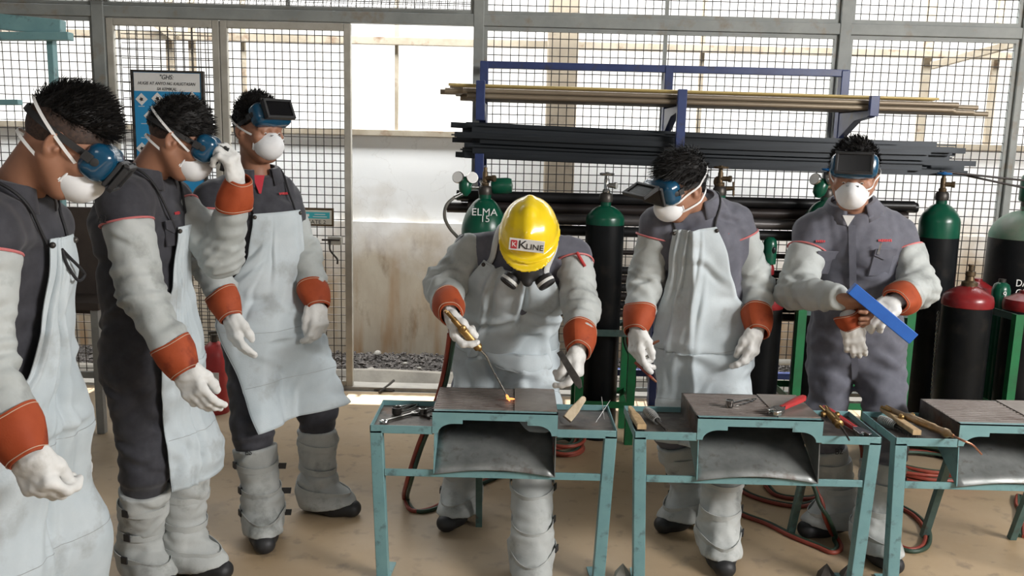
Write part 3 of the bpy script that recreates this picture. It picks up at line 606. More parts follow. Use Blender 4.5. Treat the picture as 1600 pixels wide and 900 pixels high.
# ------------------------------------------------------------------ welding tables
def make_table(cx, cy, label, rear=(-.06, .17)):
    e = empty('welding_table', (cx, cy, 0), label, 'table'); T = M['teal']
    W, D, ZT, ZG = .43, .15, .576, .632
    def w(x, y, z): return V(cx+x, cy+y, z)
    for sx in (-1, 1):
        x = sx*(W-.021)
        MB().bar(w(x-sx*.022, -D+.021, 0), w(x, -D+.021, ZT-.02), .042, .042, (0, 1, 0)).build('leg', T, e, bevel=.002)
        MB().bar(w(x-sx*.022, -D, .004), w(x-sx*.030, -D+.12, .004), .05, .008).build('foot_plate', T, e)
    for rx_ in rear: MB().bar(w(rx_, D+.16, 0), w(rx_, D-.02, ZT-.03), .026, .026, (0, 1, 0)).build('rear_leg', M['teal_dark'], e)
    MB().box(w(-W+.05, -D+.004, .39), w(W-.05, -D+.012, .415)).box(w(-W+.05, -D+.012, .39), w(W-.05, -D+.034, .394)).build('crossbar', T, e, bevel=.001)
    # two trays with raised rims
    gx0, gx1 = -.213, .222
    for x0, x1 in ((-W, gx0), (gx1, W)):
        b = MB(); b.box(w(x0, -D, ZT-.029), w(x1, -D+.004, ZT)); b.box(w(x0, D-.004, ZT-.029), w(x1, D, ZT+.0))
        s_ = x0 if x0 < gx0 else x1-.004
        b.box(w(s_, -D, ZT-.029), w(s_+.004, D, ZT)); tr = b.build('tray_rim', T, e, bevel=.001)
        MB().box(w(x0+.004, -D+.004, ZT-.024), w(x1, D-.004, ZT-.020)).build('tray_floor', M['tray'], e)
    # raised grill: side plates, arched front apron, slats and a solid plate
    b = MB(); n = 8
    arc = lambda cx_, s_: [(cx_+s_*.052*math.cos(a), ZT-.022+.052*math.sin(a)) for a in np.linspace(0, math.pi/2, n)]
    L_ = [(gx0, ZG), (gx0, ZT-.024), (gx0+.02, ZT-.024)]+[(gx0+.02+.055*(1-math.cos(a)), ZT-.024+.036*math.sin(a)) for a in np.linspace(.1, math.pi/2, n)]+[(gx0+.105, ZT+.012), (gx0+.105, ZT+.026)]
    R_ = [(gx1+gx0-x, z) for x, z in L_][::-1]
    b.prism([w(x, -D-.002, z) for x, z in L_+R_], (0, 0, 0), (0, .004, 0)); b.box(w(gx0, -D-.002, ZG-.004), w(gx1, -D+.022, ZG))
    b.build('front_apron', T, e, smooth=False)
    for x in (gx0, gx1-.004):
        MB().prism([w(x, -D+.002, ZG), w(x, D, ZG), w(x, D, ZT-.03), w(x, -D+.002, ZT-.03)], (0, 0, 0), (.004, 0, 0)).build('side_plate', M['tray'], e, smooth=False)
    MB().box(w(gx0, D-.004, ZT-.03), w(gx1, D, ZG)).build('back_plate', M['tray'], e)
    xs_ = gx0+(gx1-gx0)*.62
    for i in range(13):
        y = -D+.024+i*(2*D-.034)/12.5
        MB().box(w(gx0+.004, y, ZG-.022), w(xs_+.012, y+.009, ZG+.001)).build('grill_slat', M['slat'], e)
    MB().box(w(xs_+.014, -D+.022, ZG-.004), w(gx1-.002, D-.004, ZG+.004)).build('top_plate', M['plate'], e, bevel=.001)
    MB().box(w(gx0+.004, -D+.02, ZG-.030), w(xs_+.012, D-.004, ZG-.027)).build('grill_underplate', M['black'], e)
    # chute below: curved sheet sloping to the front, thin side walls
    u = np.linspace(0, 1, 15); t = np.linspace(0, 1, 9)
    G = [[w(gx0+.012-.006*tt+(gx1-gx0-.024+.012*tt)*uu, D-.03-(2*D-.02)*tt+.0, ZT-.03-(.141-.020*math.sin(math.pi*uu)*tt)*tt**1.25) for uu in u] for tt in t]
    MB().grid(G).build('chute_floor', M['chute'], e, solid=.003)
    for k, x in ((0, gx0+.006), (14, gx1-.006)):
        P = [w(x, -D+.006, ZT-.026)]+[w(x, D-.03, ZT-.026)]+[V(x+cx, p[1], p[2]) for p in [row[k] for row in G]]
        MB().prism(P, (0, 0, 0), (.003, 0, 0)).build('chute_side', T if k == 0 else M['chute'], e, smooth=False)
    return e
TY = 3.03
make_table(-.052, TY, 'teal steel welding table in front of the welder in the yellow helmet')
make_table(.868, TY, 'teal steel welding table in the middle, with a red handled wrench on top', (-.06, .30))
make_table(1.776, TY, 'teal steel welding table at the right edge, cut off by the photo', (-.06, .30))
ZTR = .5565
# ------------------------------------------------------------------ tools
def axes(a, b): x, y, d = frame(V(b)-V(a)); return x, y, d
def wrench(p, q, mt, label, wd=.012, th=.006, head=.017, z=None):
    a, b = V(p), V(q); d = unit(b-a); n = V(-d[1], d[0], 0); up = V(0, 0, 1); mb = MB(); L = np.linalg.norm(b-a)
    mb.bar(a+d*head*.8, b-d*head*.8, wd, th)
    def jaw(c, dd, s):                               # open end
        nn = V(-dd[1], dd[0], 0); P = []
        for ang in np.linspace(math.radians(35), math.radians(325), 14): P.append(c+dd*(s*math.cos(ang))+nn*(s*math.sin(ang)))
        P += [c+dd*s*.35-nn*s*.42, c-dd*s*.25-nn*s*.42, c-dd*s*.25+nn*s*.42, c+dd*s*.35+nn*s*.42]
        mb.prism([x-up*th*.6 for x in P], (0, 0, 0), up*th*1.2)
    jaw(b, d, head)
    ring = [a+d*(head*.9*math.cos(t))+n*(head*.9*math.sin(t)) for t in np.linspace(0, 2*math.pi, 16, endpoint=False)]; mb.tube(ring, th*.75, 8, closed=True)
    o = mb.build('wrench', mt, centre=True); tag(o, label, 'wrench'); return o
zt = ZTR+.006
wrench(atz(600, 658, zt), atz(648, 645, zt), M['chrome'], 'chrome wrench nearest the front rim in the left tray of the first table', .009, .006, .014)
wrench(atz(654, 644, zt), atz(672, 651, zt)*V(1, 1, 1), M['iron'], 'short dark wrench pointing at the grill in the left tray', .008, .006, .012)
wrench(atz(622, 636, zt), atz(650, 630, zt), M['chrome'], 'bright wrench lying along the back rim of the left tray', .009, .006, .012)
def striker(p, q, label, cup=.017, mt=None):
    a, b = V(p), V(q); d = unit(b-a); n = V(-d[1], d[0], 0); e = empty('flint_striker', V(a[0], a[1], a[2]-.004), label, 'striker')
    mb = MB(); w_ = .014
    for s_ in (-1, 1): mb.tube(spline([a+d*.01+n*s_*.004, a+d*.04+n*s_*w_, b-d*.03+n*s_*w_*.9, b+n*s_*.003], 6), .0032, 7)
    mb.tube(spline([b+n*.004, b+d*.012, b-n*.004], 5), .0032, 7); mb.build('wire_handle', mt or M['chrome'], e)
    MB().lathe([(0, -.001), (cup*.9, 0), (cup, .004), (cup, .022), (cup*1.08, .025), (cup*.9, .026), (cup*.85, .012), (0, .01)], a+V(0, 0, -.004), (0, 0, 1), 20).build('spark_cup', mt or M['iron'], e); return e
striker(atz(620, 645, zt), atz(651, 632, zt+.0), 'dark cupped flint striker at the back left of the left tray', .018)
striker(atz(661, 646, zt), atz(688, 634, zt), 'flint striker with an upright cup beside the grill in the left tray', .015, M['chrome'])
def pl(v, z): return V(v[0], v[1], z)
def wood_handle(a, b, wd, th, label, mt, brush=False, up=(0, 0, 1)):
    a, b = V(a), V(b); x, y, d = frame(b-a, up); L = np.linalg.norm(b-a); rows = []
    prof = [(0, .50, 0), (.25, .52, .0), (.45, .5, .02), (.62, .40, .05), (.8, .36, .06), (.93, .33, .02), (1., .16, .0)] if not brush else [(0, .5, 0), (.5, .5, 0), (.56, .46, 0), (.66, .30, 0), (.9, .34, .0), (1, .18, 0)]
    G = []
    for t, hw_, bend in prof:
        c = a+d*L*t+y*bend*L; G.append([c+x*wd*hw_*i+y*th/2*j*(1 if t < .9 else .8) for i, j in ((-1, -1), (1, -1), (1, 1), (-1, 1), (-1, -1))])
    mb = MB().grid(G); mb.add([G[0][i] for i in range(4)], [(0, 1, 2, 3)]); mb.add([G[-1][i] for i in range(4)], [(3, 2, 1, 0)])
    return mb
e = empty('wooden_mallet_handle', atz(878, 662, ZTR), 'pale curved wooden handle standing tilted in the right tray of the first table', 'wooden handle')
a = atz(886, 655, ZTR+.02); b = a+(at(913, 621, a[1]+.05)-a)
wood_handle(a, b, .034, .022, '', M['wood_pale'], up=(0, -1, .35)).build('wooden_grip', M['wood_pale'], e, bevel=.003)
for i, (p, q, la) in enumerate((((931, 660), (953, 626), 'thin wire rod leaning right in the tray with the wooden handle'), ((944, 655), (940, 620), 'thin wire rod standing almost upright in the tray with the wooden handle'))):
    a = atz(*p, ZTR+.003); b = at(*q, a[1]+.04); o = MB().cyl(a, b, .0013, n=6).build('filler_rod', M['chrome'], centre=True); tag(o, la, 'rod')
def wire_brush(a, b, label, hw_=.032):
    e = empty('wire_brush', V(a[0], a[1], ZTR), label, 'brush'); a = pl(a, ZTR+.03); b = pl(b, ZTR+.028)
    wood_handle(a, b, hw_, .018, '', M['wood'], True).build('wooden_handle', M['wood'], e, bevel=.003)
    x, y, d = frame(b-a); L = np.linalg.norm(b-a); mb = MB(); r_ = random.Random(5)
    for i in range(12):
        for j in range(4): p = a+d*L*(.05+.42*i/11)+x*hw_*.36*(j/1.5-1); mb.tube([p-y*.008, p-y*.030+d*r_.uniform(-.003, .003)+x*r_.uniform(-.002, .002)], .0012, 4)
    mb.build('bristles', M['iron'], e); return e
wire_brush(atz(1003, 667, ZTR+.03), atz(984, 636, ZTR+.03), 'wooden wire brush lying against the left rim of the middle table')
M['spring'] = mat('spring_steel', (.42, .42, .40), (.30, .30, .29), 30, .4, .5)
def chip_hammer(a, b, label):
    # a: spring grip end, b: bare shaft end towards the head
    e = empty('chipping_hammer', V(a[0], a[1], ZTR), label, 'hammer'); a, b = V(a), V(b); d = unit(b-a); L = np.linalg.norm(b-a); x, y, _ = frame(d)
    MB().cyl(a, b, .0055, n=10).build('shaft', M['iron'], e)
    P = []; n = 11
    for i in range(n*14+1):
        t = i/(n*14); r = .013+.005*math.sin(math.pi*min(1, t*1.15)); P.append(a+d*L*.56*t+r*(x*math.cos(2*math.pi*n*t)+y*math.sin(2*math.pi*n*t)))
    MB().tube(P, .0026, 6).build('spring_grip', M['spring'], e); return e
chip_hammer(pl(atz(1010, 640, ZTR+.025), ZTR+.022), pl(atz(1042, 671, ZTR+.012), ZTR+.01), 'chipping hammer with coiled spring grip in the left tray of the middle table')
e = striker(atz(1140, 634, .640), atz(1178, 624, .640), 'bright cupped flint striker on the slats of the middle table', .014, M['chrome'])
def pipe_wrench(head, tail, label, z0, up=.012):
    a, b = pl(head, z0+up), pl(tail, z0+up+.01); d = unit(b-a); n = V(-d[1], d[0], 0)
    e = empty('adjustable_wrench', pl(a, z0), label, 'wrench'); L = np.linalg.norm(b-a)
    G = []
    for t, w_ in ((.16, .011), (.3, .011), (.55, .014), (.8, .017), (.93, .016), (1, .010)):
        c = a+(b-a)*t; G.append([c+n*w_*i+V(0, 0, .009*j) for i, j in ((-1, -.6), (-.6, -1), (.6, -1), (1, -.6), (1, .6), (.6, 1), (-.6, 1), (-1, .6), (-1, -.6))])
    mb = MB().grid(G); mb.add(G[0][:8], [list(range(8))]); mb.add(G[-1][:8], [list(range(8))[::-1]]); mb.build('red_handle', M['red'], e, sharp=60)
    u = V(0, 0, 1)
    P = [a+d*.05-n*.009, a+d*.02-n*.022, a-d*.012-n*.026, a-d*.030-n*.02, a-d*.034-n*.006, a-d*.012-n*.002, a-d*.010+n*.008, a-d*.028+n*.012, a-d*.022+n*.024, a+d*.02+n*.022, a+d*.05+n*.009]
    MB().prism([p-u*.008 for p in P], (0, 0, 0), u*.016).build('jaw_head', M['chrome'], e, smooth=False, bevel=.002)
    MB().cyl(a+d*.004-n*.006, a+d*.004+n*.014, .008, n=12).build('adjuster_wheel', M['iron'], e); return e
pipe_wrench(atz(1213, 643, .645), atz(1256, 620, .66), 'red handled adjustable wrench lying on the solid plate of the middle table', .636)
pipe_wrench(atz(1347, 673, ZTR+.02), atz(1288, 634, ZTR+.03), 'red handled adjustable wrench in the right tray of the middle table', ZTR, .012)
def torch(pts, label, grip, tip_mt=None, held=False, valve_side=None, e=None, nz=.012):
    """pts: handle start, handle end, then the points of the bent tip"""
    P = [V(p) for p in pts]; e = empty('gas_torch', P[0], label, 'torch'); a, b = P[0], P[1]; d = unit(b-a); L = np.linalg.norm(b-a); x, y, _ = frame(d)
    MB().lathe([(.007, 0), (.010, .004), (.010, .25*L), (.0135, .28*L), (.0155, .33*L), (.0145, .42*L), (.0155, .46*L), (.0145, .66*L), (.016, .70*L), (.013, .74*L), (.0135, .84*L), (.016, .86*L), (.016, .92*L), (.009, .95*L), (.007, L)], a, d, 16).build('grip', grip, e)
    for s_ in (-1, 1):
        c = a+d*.27*L+x*.010*s_; kn = MB().cyl(c, c+x*s_*.012, .005, n=10).lathe([(.009, .010), (.011, .012), (.011, .020), (.008, .023), (0, .024)], c, x*s_, 12); kn.build('valve_knob', M['brass'], e)
        MB().cyl(a+d*.012+x*.008*s_, a-d*.035+x*.011*s_, .006, n=10).build('hose_inlet', M['brass'], e)
    pts2 = spline([b-d*.01, b]+P[2:], 7); n = len(pts2)
    MB().tube(pts2, [.0048-.0018*i/n for i in range(n)], 10).build('tip_tube', tip_mt or M['copper'], e); return e
z = ZTR+.03
torch([pl(atz(1292, 638, z+.03), z+.022), pl(atz(1313, 668, z), z+.006), pl(atz(1322, 680, z), z+.002), pl(atz(1327, 686, z), z-.004)], 'brass gas torch lying over the front rim of the middle table', M['brass'], M['iron'])
# table three: brush, hammer and torch
wire_brush(atz(1433, 676, ZTR+.03), atz(1377, 638, ZTR+.03), 'wooden wire brush in the left tray of the right edge table', .030)
chip_hammer(pl(atz(1375, 650, ZTR+.03), ZTR+.018), pl(atz(1422, 674, ZTR+.012), ZTR+.008), 'chipping hammer with coiled spring grip beside the brush on the right edge table')
z = ZTR+.05
torch([pl(atz(1392, 638, z), z-.005), pl(atz(1490, 676, z), z-.012), pl(atz(1505, 683, z), z-.012), pl(atz(1520, 693, z-.02), z-.025), atz(1534, 710, z-.06)], 'long dull brass torch with bent copper tip reaching over the right edge table', mat('brass_worn', (.30, .19, .08), (.40, .30, .2), 22, .4, .8))

# ------------------------------------------------------------------ hoses (a red and a green line side by side)
def hose(pts, label, twin=True, r=.0085, n=8, off=None, closed=False):
    P = np.array(spline(pts, n)); e = empty('gas_hose', V(P[0][0], P[0][1], max(0, P[:, 2].min()-r)), label, 'hose')
    t = np.gradient(P, axis=0); t /= np.linalg.norm(t, axis=1)[:, None]+1e-9
    side = np.cross(t, (0, 0, 1)); side /= np.linalg.norm(side, axis=1)[:, None]+1e-6
    if off is not None: side = np.tile(unit(off), (len(P), 1))
    MB().tube(P+side*r*1.02, r, 9).build('red_line', M['hose_red'], e)
    if twin: MB().tube(P-side*r*1.02, r, 9).build('green_line', M['hose_green'], e)
    return e
F0 = .0088
hose([at(706, 522, 2.98), at(703, 545, 3.02), at(697, 580, 3.16), at(689, 612, 3.24), at(676, 648, 3.26), at(655, 700, 3.27), at(639, 752, 3.26), atz(634, 778, F0), atz(645, 797, F0), atz(672, 796, F0), atz(705, 780, F0), atz(740, 760, F0), atz(800, 735, F0), atz(850, 720, F0)], 'twin red and green hose running from the welder\'s torch down to a floor loop', off=(-1, .2, 0))
def coil(c, rx_, ry_, turns, label, r=.0085, tail=None, seed=1):
    r_ = random.Random(seed); P = []; n = 14
    for i in range(int(turns*n)+1):
        t = i/n; a = 2*math.pi*t+seed; k = 1+.09*math.sin(3.1*t+seed)-.05*t/turns; z = .0088+.019*t*.8*(1 if t > .9 else .2)
        P.append(V(c[0]+rx_*k*math.cos(a)+.02*math.sin(1.9*t), c[1]+ry_*k*math.sin(a)+.02*math.cos(2.3*t), z))
    if tail: P += [V(q) for q in tail]
    return hose(P, label, n=2)
c = atz(880, 712, 0); coil(c+V(0, .1, 0), .09, .13, 4.2, 'small coil of red and green hose on the floor right of the first table', seed=2)
c = atz(1465, 745, 0); coil(c+V(-.02, .10, 0), .25, .22, 4.3, 'big coil of red and green hose under the right edge table', seed=1)
hose([atz(1400, 788, F0), atz(1430, 805, F0), atz(1448, 828, F0), atz(1446, 852, F0), atz(1425, 860, F0), atz(1400, 850, F0), atz(1372, 818, F0), atz(1352, 770, F0+.05), at(1352, 740, 3.4), at(1350, 700, 3.3), at(1340, 675, 3.22), at(1322, 652, 3.19)], 'twin hose looping out on the floor between the middle and right tables')
hose([atz(1118, 768, F0), atz(1150, 798, F0), atz(1200, 818, F0), atz(1240, 838, F0), atz(1280, 854, F0), atz(1300, 862, F0), atz(1311, 855, F0), atz(1304, 838, F0+.01), at(1290, 805, 3.2), at(1278, 775, 3.22), at(1270, 755, 3.23)], 'twin hose making a narrow V bend on the floor under the middle table')
hose([atz(1140, 752, F0), atz(1170, 772, F0), atz(1210, 785, F0), atz(1250, 790, F0), atz(1280, 782, F0)], 'dark twin hose curving behind the V bend under the middle table')
hose([atz(1198, 758, F0), atz(1212, 772, F0), atz(1240, 778, F0), atz(1275, 776, F0), atz(1300, 760, F0)], 'dark twin hose farthest back on the floor under the middle table')
hose([at(1605, 770, 3.35)*V(1, 1, 0)+V(0, 0, F0), atz(1594, 776, F0), atz(1592, 790, F0), atz(1606, 800, F0)], 'short bend of red hose entering at the right edge of the photo')
# hoses hung by the middle cylinders
hose([at(1003, 430, 4.5), at(990, 445, 4.48), at(992, 470, 4.48), at(984, 500, 4.46), at(978, 530, 4.46), at(985, 552, 4.46), at(995, 560, 4.46)], 'reddish twin hose hanging between the tall black cylinder and the next man', off=(1, 0, 0))
# small pieces at the bottom edge
for px, la in ((972, 'small grey concrete bit on the floor at the bottom edge under the first gap'), (1290, 'dark pointed metal offcut on the floor at the bottom edge, left one'), (1325, 'dark pointed metal offcut on the floor at the bottom edge, right one')):
    c = atz(px, 904, 0); o = MB().lathe([(.035, 0), (.03, .02), (.012, .045), (0, .06)], c, (0, 0, 1), 5).build('metal_offcut' if px > 1000 else 'concrete_bit', M['tray'] if px > 1000 else M['apron_conc'], centre=True, smooth=False); tag(o, la, 'scrap')
# ------------------------------------------------------------------ people: implicit surfaces turned into one mesh per garment
def dotl(P, v): return P[..., 0]*v[0]+P[..., 1]*v[1]+P[..., 2]*v[2]
def cone(a, b, ra, rb, k=.02, side=None, flat=1.):
    a = V(a); b = V(b); ba = b-a; L2 = ba@ba+1e-9
    def f(P):
        Q = P-a; t = np.clip(dotl(Q, ba)/L2, 0, 1); R = Q-t[..., None]*ba; r = ra+(rb-ra)*t
        if side is None: return np.sqrt((R*R).sum(-1))-r
        qs = dotl(R, side); o2 = np.maximum((R*R).sum(-1)-qs*qs, 0)
        return (np.sqrt(qs*qs+o2/flat**2)-r)*min(1., flat)
    m = max(ra, rb)*max(1, flat); return ('u', f, np.minimum(a, b)-m, np.maximum(a, b)+m, k)
def ell(c, r, Mx=None, k=.02):
    c = V(c); r = V(r); Mx = np.eye(3) if Mx is None else np.asarray(Mx)
    def f(P):
        q = (P-c)@Mx; k0 = np.sqrt(((q/r)**2).sum(-1)); k1 = np.sqrt(((q/r**2)**2).sum(-1))+1e-9; return k0*(k0-1)/k1
    m = r.max(); return ('u', f, c-m, c+m, k)
def rbox(c, h, Mx=None, rd=.005, k=.01):
    c = V(c); h = V(h)-rd; Mx = np.eye(3) if Mx is None else np.asarray(Mx)
    def f(P):
        q = np.abs((P-c)@Mx)-h; return np.sqrt((np.maximum(q, 0)**2).sum(-1))+np.minimum(q.max(-1), 0)-rd
    m = np.linalg.norm(h)+rd; return ('u', f, c-m, c+m, k)
def sub(op, k=.008): return ('s',)+op[1:4]+(k,)
def cut(p, n, k=.004):                                # keep the side where (P-p).n < 0
    p = V(p); n = unit(n); return ('i', lambda P: dotl(P-p, n), None, None, k)
def disp(f): return ('n', f, None, None, 0)
def smin(a, b, k):
    h = np.maximum(k-np.abs(a-b), 0)/k; return np.minimum(a, b)-h*h*k*.25
def apply_op(D, P, o):
    d = o[1](P)
    if o[0] == 'u': return smin(D, d, o[4])
    if o[0] == 's': return -smin(-D, d, o[4])
    if o[0] == 'i': return -smin(-D, -d, o[4])
    return D+d
def fld(ops, P):
    D = np.full(P.shape[:-1], 10.)
    for o in ops: D = apply_op(D, P, o)
    return D
def nets(ops, xs, ys, zs):
    D = np.full((len(xs), len(ys), len(zs)), 10.); ax = (xs, ys, zs)
    def pts(sl): return np.stack(np.meshgrid(xs[sl[0]], ys[sl[1]], zs[sl[2]], indexing='ij'), -1)
    for o in ops:
        if o[2] is None:
            m = np.abs(D) < 1.0
            if not m.any(): continue
            I = np.nonzero(m); P = np.stack([xs[I[0]], ys[I[1]], zs[I[2]]], -1); D[I] = apply_op(D[I], P, o); continue
        mg = .03+o[4]; sl = []
        for i in range(3):
            a = np.searchsorted(ax[i], o[2][i]-mg); b = np.searchsorted(ax[i], o[3][i]+mg); sl.append(slice(max(a-1, 0), b+1))
        sl = tuple(sl)
        if any(s.stop <= s.start for s in sl) or 0 in D[sl].shape: continue
        D[sl] = apply_op(D[sl], pts(sl), o)
    S_ = D < 0; nx, ny, nz = D.shape
    c = sum(S_[i:nx-1+i, j:ny-1+j, k:nz-1+k].astype(np.int8) for i in (0, 1) for j in (0, 1) for k in (0, 1))
    act = (c > 0) & (c < 8); I = np.argwhere(act); idx = -np.ones(act.shape, int); idx[act] = np.arange(len(I))
    acc = np.zeros((len(I), 3)); cnt = np.zeros(len(I))
    for d in range(3):
        for u in (0, 1):
            for v in (0, 1):
                o0 = [0, 0, 0]; e = [(d+1) % 3, (d+2) % 3]; o0[e[0]] = u; o0[e[1]] = v; o1 = list(o0); o1[d] = 1
                A = I+o0; B = I+o1; a = D[tuple(A.T)]; b = D[tuple(B.T)]; m = (a < 0) != (b < 0)
                t = np.where(m, a/np.where(m, a-b, 1), 0)
                pa = np.stack([ax[q][A[:, q]] for q in range(3)], -1); pb = np.stack([ax[q][B[:, q]] for q in range(3)], -1)
                acc += (pa+(pb-pa)*t[:, None])*m[:, None]; cnt += m
    Vt = acc/np.maximum(cnt, 1)[:, None]; F = []
    for d in range(3):
        e, g = (d+1) % 3, (d+2) % 3; sA = [slice(None)]*3; sB = [slice(None)]*3; sA[d] = slice(0, -1); sB[d] = slice(1, None)
        A = S_[tuple(sA)]; B = S_[tuple(sB)]; E = np.argwhere(A != B)
        if not len(E): continue
        ok = (E[:, e] > 0) & (E[:, g] > 0) & (E[:, e] < D.shape[e]-1) & (E[:, g] < D.shape[g]-1); E = E[ok]
        q = []
        for u, v in ((1, 1), (0, 1), (0, 0), (1, 0)):
            T = E.copy(); T[:, e] -= u; T[:, g] -= v; q.append(idx[tuple(T.T)])
        q = np.stack(q, -1); fl = ~A[tuple(E.T)]; q[fl] = q[fl][:, ::-1]; F.append(q)
    return Vt, np.concatenate(F)
def axis_pts(lo, hi, h, fine):
    out = [lo]; x = lo
    while x < hi:
        st = h
        for a, b, hf in fine:
            if a-h < x < b: st = min(st, hf)
        x += st; out.append(x)
    return np.array(out)
def sdf_mesh(name, ops, h, mt, parent, fine=(), relax=1, sharp=0, **kw):
    lo = np.min([o[2] for o in ops if o[0] == 'u'], 0)-.03; hi = np.max([o[3] for o in ops if o[0] == 'u'], 0)+.03
    ax = [axis_pts(lo[i], hi[i], h, [(f[0][i], f[1][i], f[2]) for f in fine]) for i in range(3)]
    v, f = nets(ops, *ax)
    for _ in range(relax):                             # light Laplacian smoothing
        s = np.zeros_like(v); c = np.zeros(len(v))
        for a, b in ((0, 1), (1, 2), (2, 3), (3, 0)):
            np.add.at(s, f[:, a], v[f[:, b]]); np.add.at(s, f[:, b], v[f[:, a]]); np.add.at(c, f[:, a], 1); np.add.at(c, f[:, b], 1)
        v = v*.5+.5*s/np.maximum(c, 1)[:, None]
    return link_mesh(name, v, f, mt, parent, sharp=sharp, **kw)
def march(ops, O, Dr, tmax):
    t = np.zeros(len(O)); hit = np.zeros(len(O), bool)
    for _ in range(70):
        d = fld(ops, O+Dr*t[:, None]); hit |= d < .0006; t = np.where(hit, t, t+np.clip(d*.8, .0004, .05))
        if (hit | (t > tmax)).all(): break
    return t, hit
def ring_pts(ops, c, axis, off=.003, R0=.32, n=48, ref=None, a0=0, a1=2*math.pi):
    x, y, d = frame(axis) if ref is None else (None, None, unit(axis))
    if ref is not None: x = unit(ref-d*(ref@d)); y = np.cross(d, x)
    A = np.linspace(a0, a1, n, endpoint=abs(a1-a0) < 6.28); Dr = np.outer(np.cos(A), x)+np.outer(np.sin(A), y)
    t, hit = march(ops, c+Dr*R0, -Dr, R0); r = np.where(hit, R0-t, .01)+off; return c+Dr*r[:, None], Dr
def ribbon(ops, c, axis, wd, off=.003, n=48, R0=.3, ref=None, a0=0, a1=2*math.pi, mb=None, th=.0015):
    d = unit(axis); P, Dr = ring_pts(ops, c, axis, off, R0, n, ref, a0, a1); full = abs(a1-a0) > 6.28
    k = np.array([.25, .5, .25])
    for _ in range(2):
        if full: P = .25*np.roll(P, 1, 0)+.5*P+.25*np.roll(P, -1, 0)
    mb = mb or MB(); G = [[p-d*wd/2, p-d*wd/2+q*th, p+d*wd/2+q*th, p+d*wd/2, p-d*wd/2] for p, q in zip(P, Dr)]
    if full: G.append(G[0])
    return mb.grid(G)
def cloth(seed, amp, k1=38, k2=85, str_=(1, 1, .6)):
    amp *= 1.35
    r = np.random.default_rng(seed); W = [(unit(r.normal(size=3))*k1*V(str_), r.normal(size=3)*k1*.6, r.uniform(0, 6)) for _ in range(3)]; W2 = [(unit(r.normal(size=3))*k2*V(str_), r.normal(size=3)*k1, r.uniform(0, 6)) for _ in range(3)]
    def f(P):
        o = 0
        for a, b, p in W: o = o+np.sin(dotl(P, a)+1.6*np.sin(dotl(P, b)*.5+p)+p)
        for a, b, p in W2: o = o+.75*(1-2*np.abs(np.sin(.5*(dotl(P, a)+1.4*np.sin(dotl(P, b)*.6+p)+p))))
        return o*amp/3
    return disp(f)
def rings(j, axis, lam=.035, amp=.004, rad=.1, seed=0):   # creases that gather round a bent joint
    j = V(j); a = unit(axis); r = np.random.default_rng(seed); b = r.normal(size=3)*14
    def f(P):
        Q = P-j; s = dotl(Q, a)+.02*np.sin(dotl(Q, b)); return amp*np.cos(2*math.pi*s/lam)*np.exp(-(Q*Q).sum(-1)/rad**2)
    return disp(f)
M['coverall'] = mat('coverall_cloth', (.024, .024, .031), (.038, .038, .047), 30, .8, bump=.25, bscale=500, bdist=.001, sheen=.15)
M['coverall_light'] = mat('coverall_cloth_light', (.092, .094, .118), (.118, .12, .148), 26, .8, bump=.25, bscale=500, bdist=.001, sheen=.15)
M['coverall_black'] = mat('coverall_cloth_black', (.020, .020, .024), (.03, .03, .036), 30, .8, bump=.25, bscale=500, bdist=.001, sheen=.1)
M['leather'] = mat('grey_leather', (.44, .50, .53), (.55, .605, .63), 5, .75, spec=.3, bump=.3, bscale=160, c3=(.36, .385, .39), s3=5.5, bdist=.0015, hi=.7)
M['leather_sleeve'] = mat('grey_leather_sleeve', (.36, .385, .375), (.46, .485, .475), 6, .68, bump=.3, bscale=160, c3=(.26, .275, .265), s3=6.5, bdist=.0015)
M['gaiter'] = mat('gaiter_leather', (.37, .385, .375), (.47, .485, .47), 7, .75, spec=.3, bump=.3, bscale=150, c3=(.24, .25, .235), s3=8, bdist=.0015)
M['cuff'] = mat('orange_leather', (.30, .050, .014), (.37, .070, .022), 12, .7, spec=.3, bump=.3, bscale=170, c3=(.16, .022, .009), s3=9, bdist=.0015)
M['glove'] = mat('glove_leather', (.62, .62, .60), (.72, .72, .70), 14, .62, bump=.3, bscale=120, c3=(.50, .49, .46), s3=16, bdist=.0015)
M['skin'] = mat('skin', (.27, .125, .073), (.32, .152, .092), 14, .5, bump=.1, bscale=300, bdist=.0006)
M['skin_light'] = mat('skin_light', (.33, .165, .105), (.38, .195, .125), 14, .5, bump=.1, bscale=300, bdist=.0006)
M['hair'] = mat('hair', (.006, .0055, .005), (.011, .0095, .009), 40, .6, spec=.25)
M['stubble'] = mat('stubble', (.060, .032, .021), (.026, .015, .011), 140, .7, lo=.4, hi=.6)
M['mask'] = mat('mask_white', (.74, .75, .76), (.79, .80, .81), 20, .75, bump=.15, bscale=400, bdist=.0006)
M['strap_white'] = mat('strap_white', (.76, .76, .75), rough=.6)
M['goggle_blue'] = mat('goggle_blue', (.003, .05, .105), (.005, .066, .135), 5, .22, coat=.4)
M['lens_black'] = mat('lens_black', (.004, .004, .005), rough=.22, spec=.3)
M['rubber'] = mat('black_rubber', (.012, .012, .013), (.022, .022, .023), 20, .55)
M['piping'] = mat('pink_piping', (.55, .16, .16), rough=.6)
M['embroid'] = mat('red_thread', (.48, .04, .05), rough=.7)
M['helmet'] = mat('helmet_yellow', (.86, .62, .01), (.82, .58, .01), 4, .22, coat=.5)
M['eye'] = mat('eye_white', (.55, .52, .5), rough=.2); M['iris'] = mat('iris_dark', (.012, .008, .006), rough=.15)
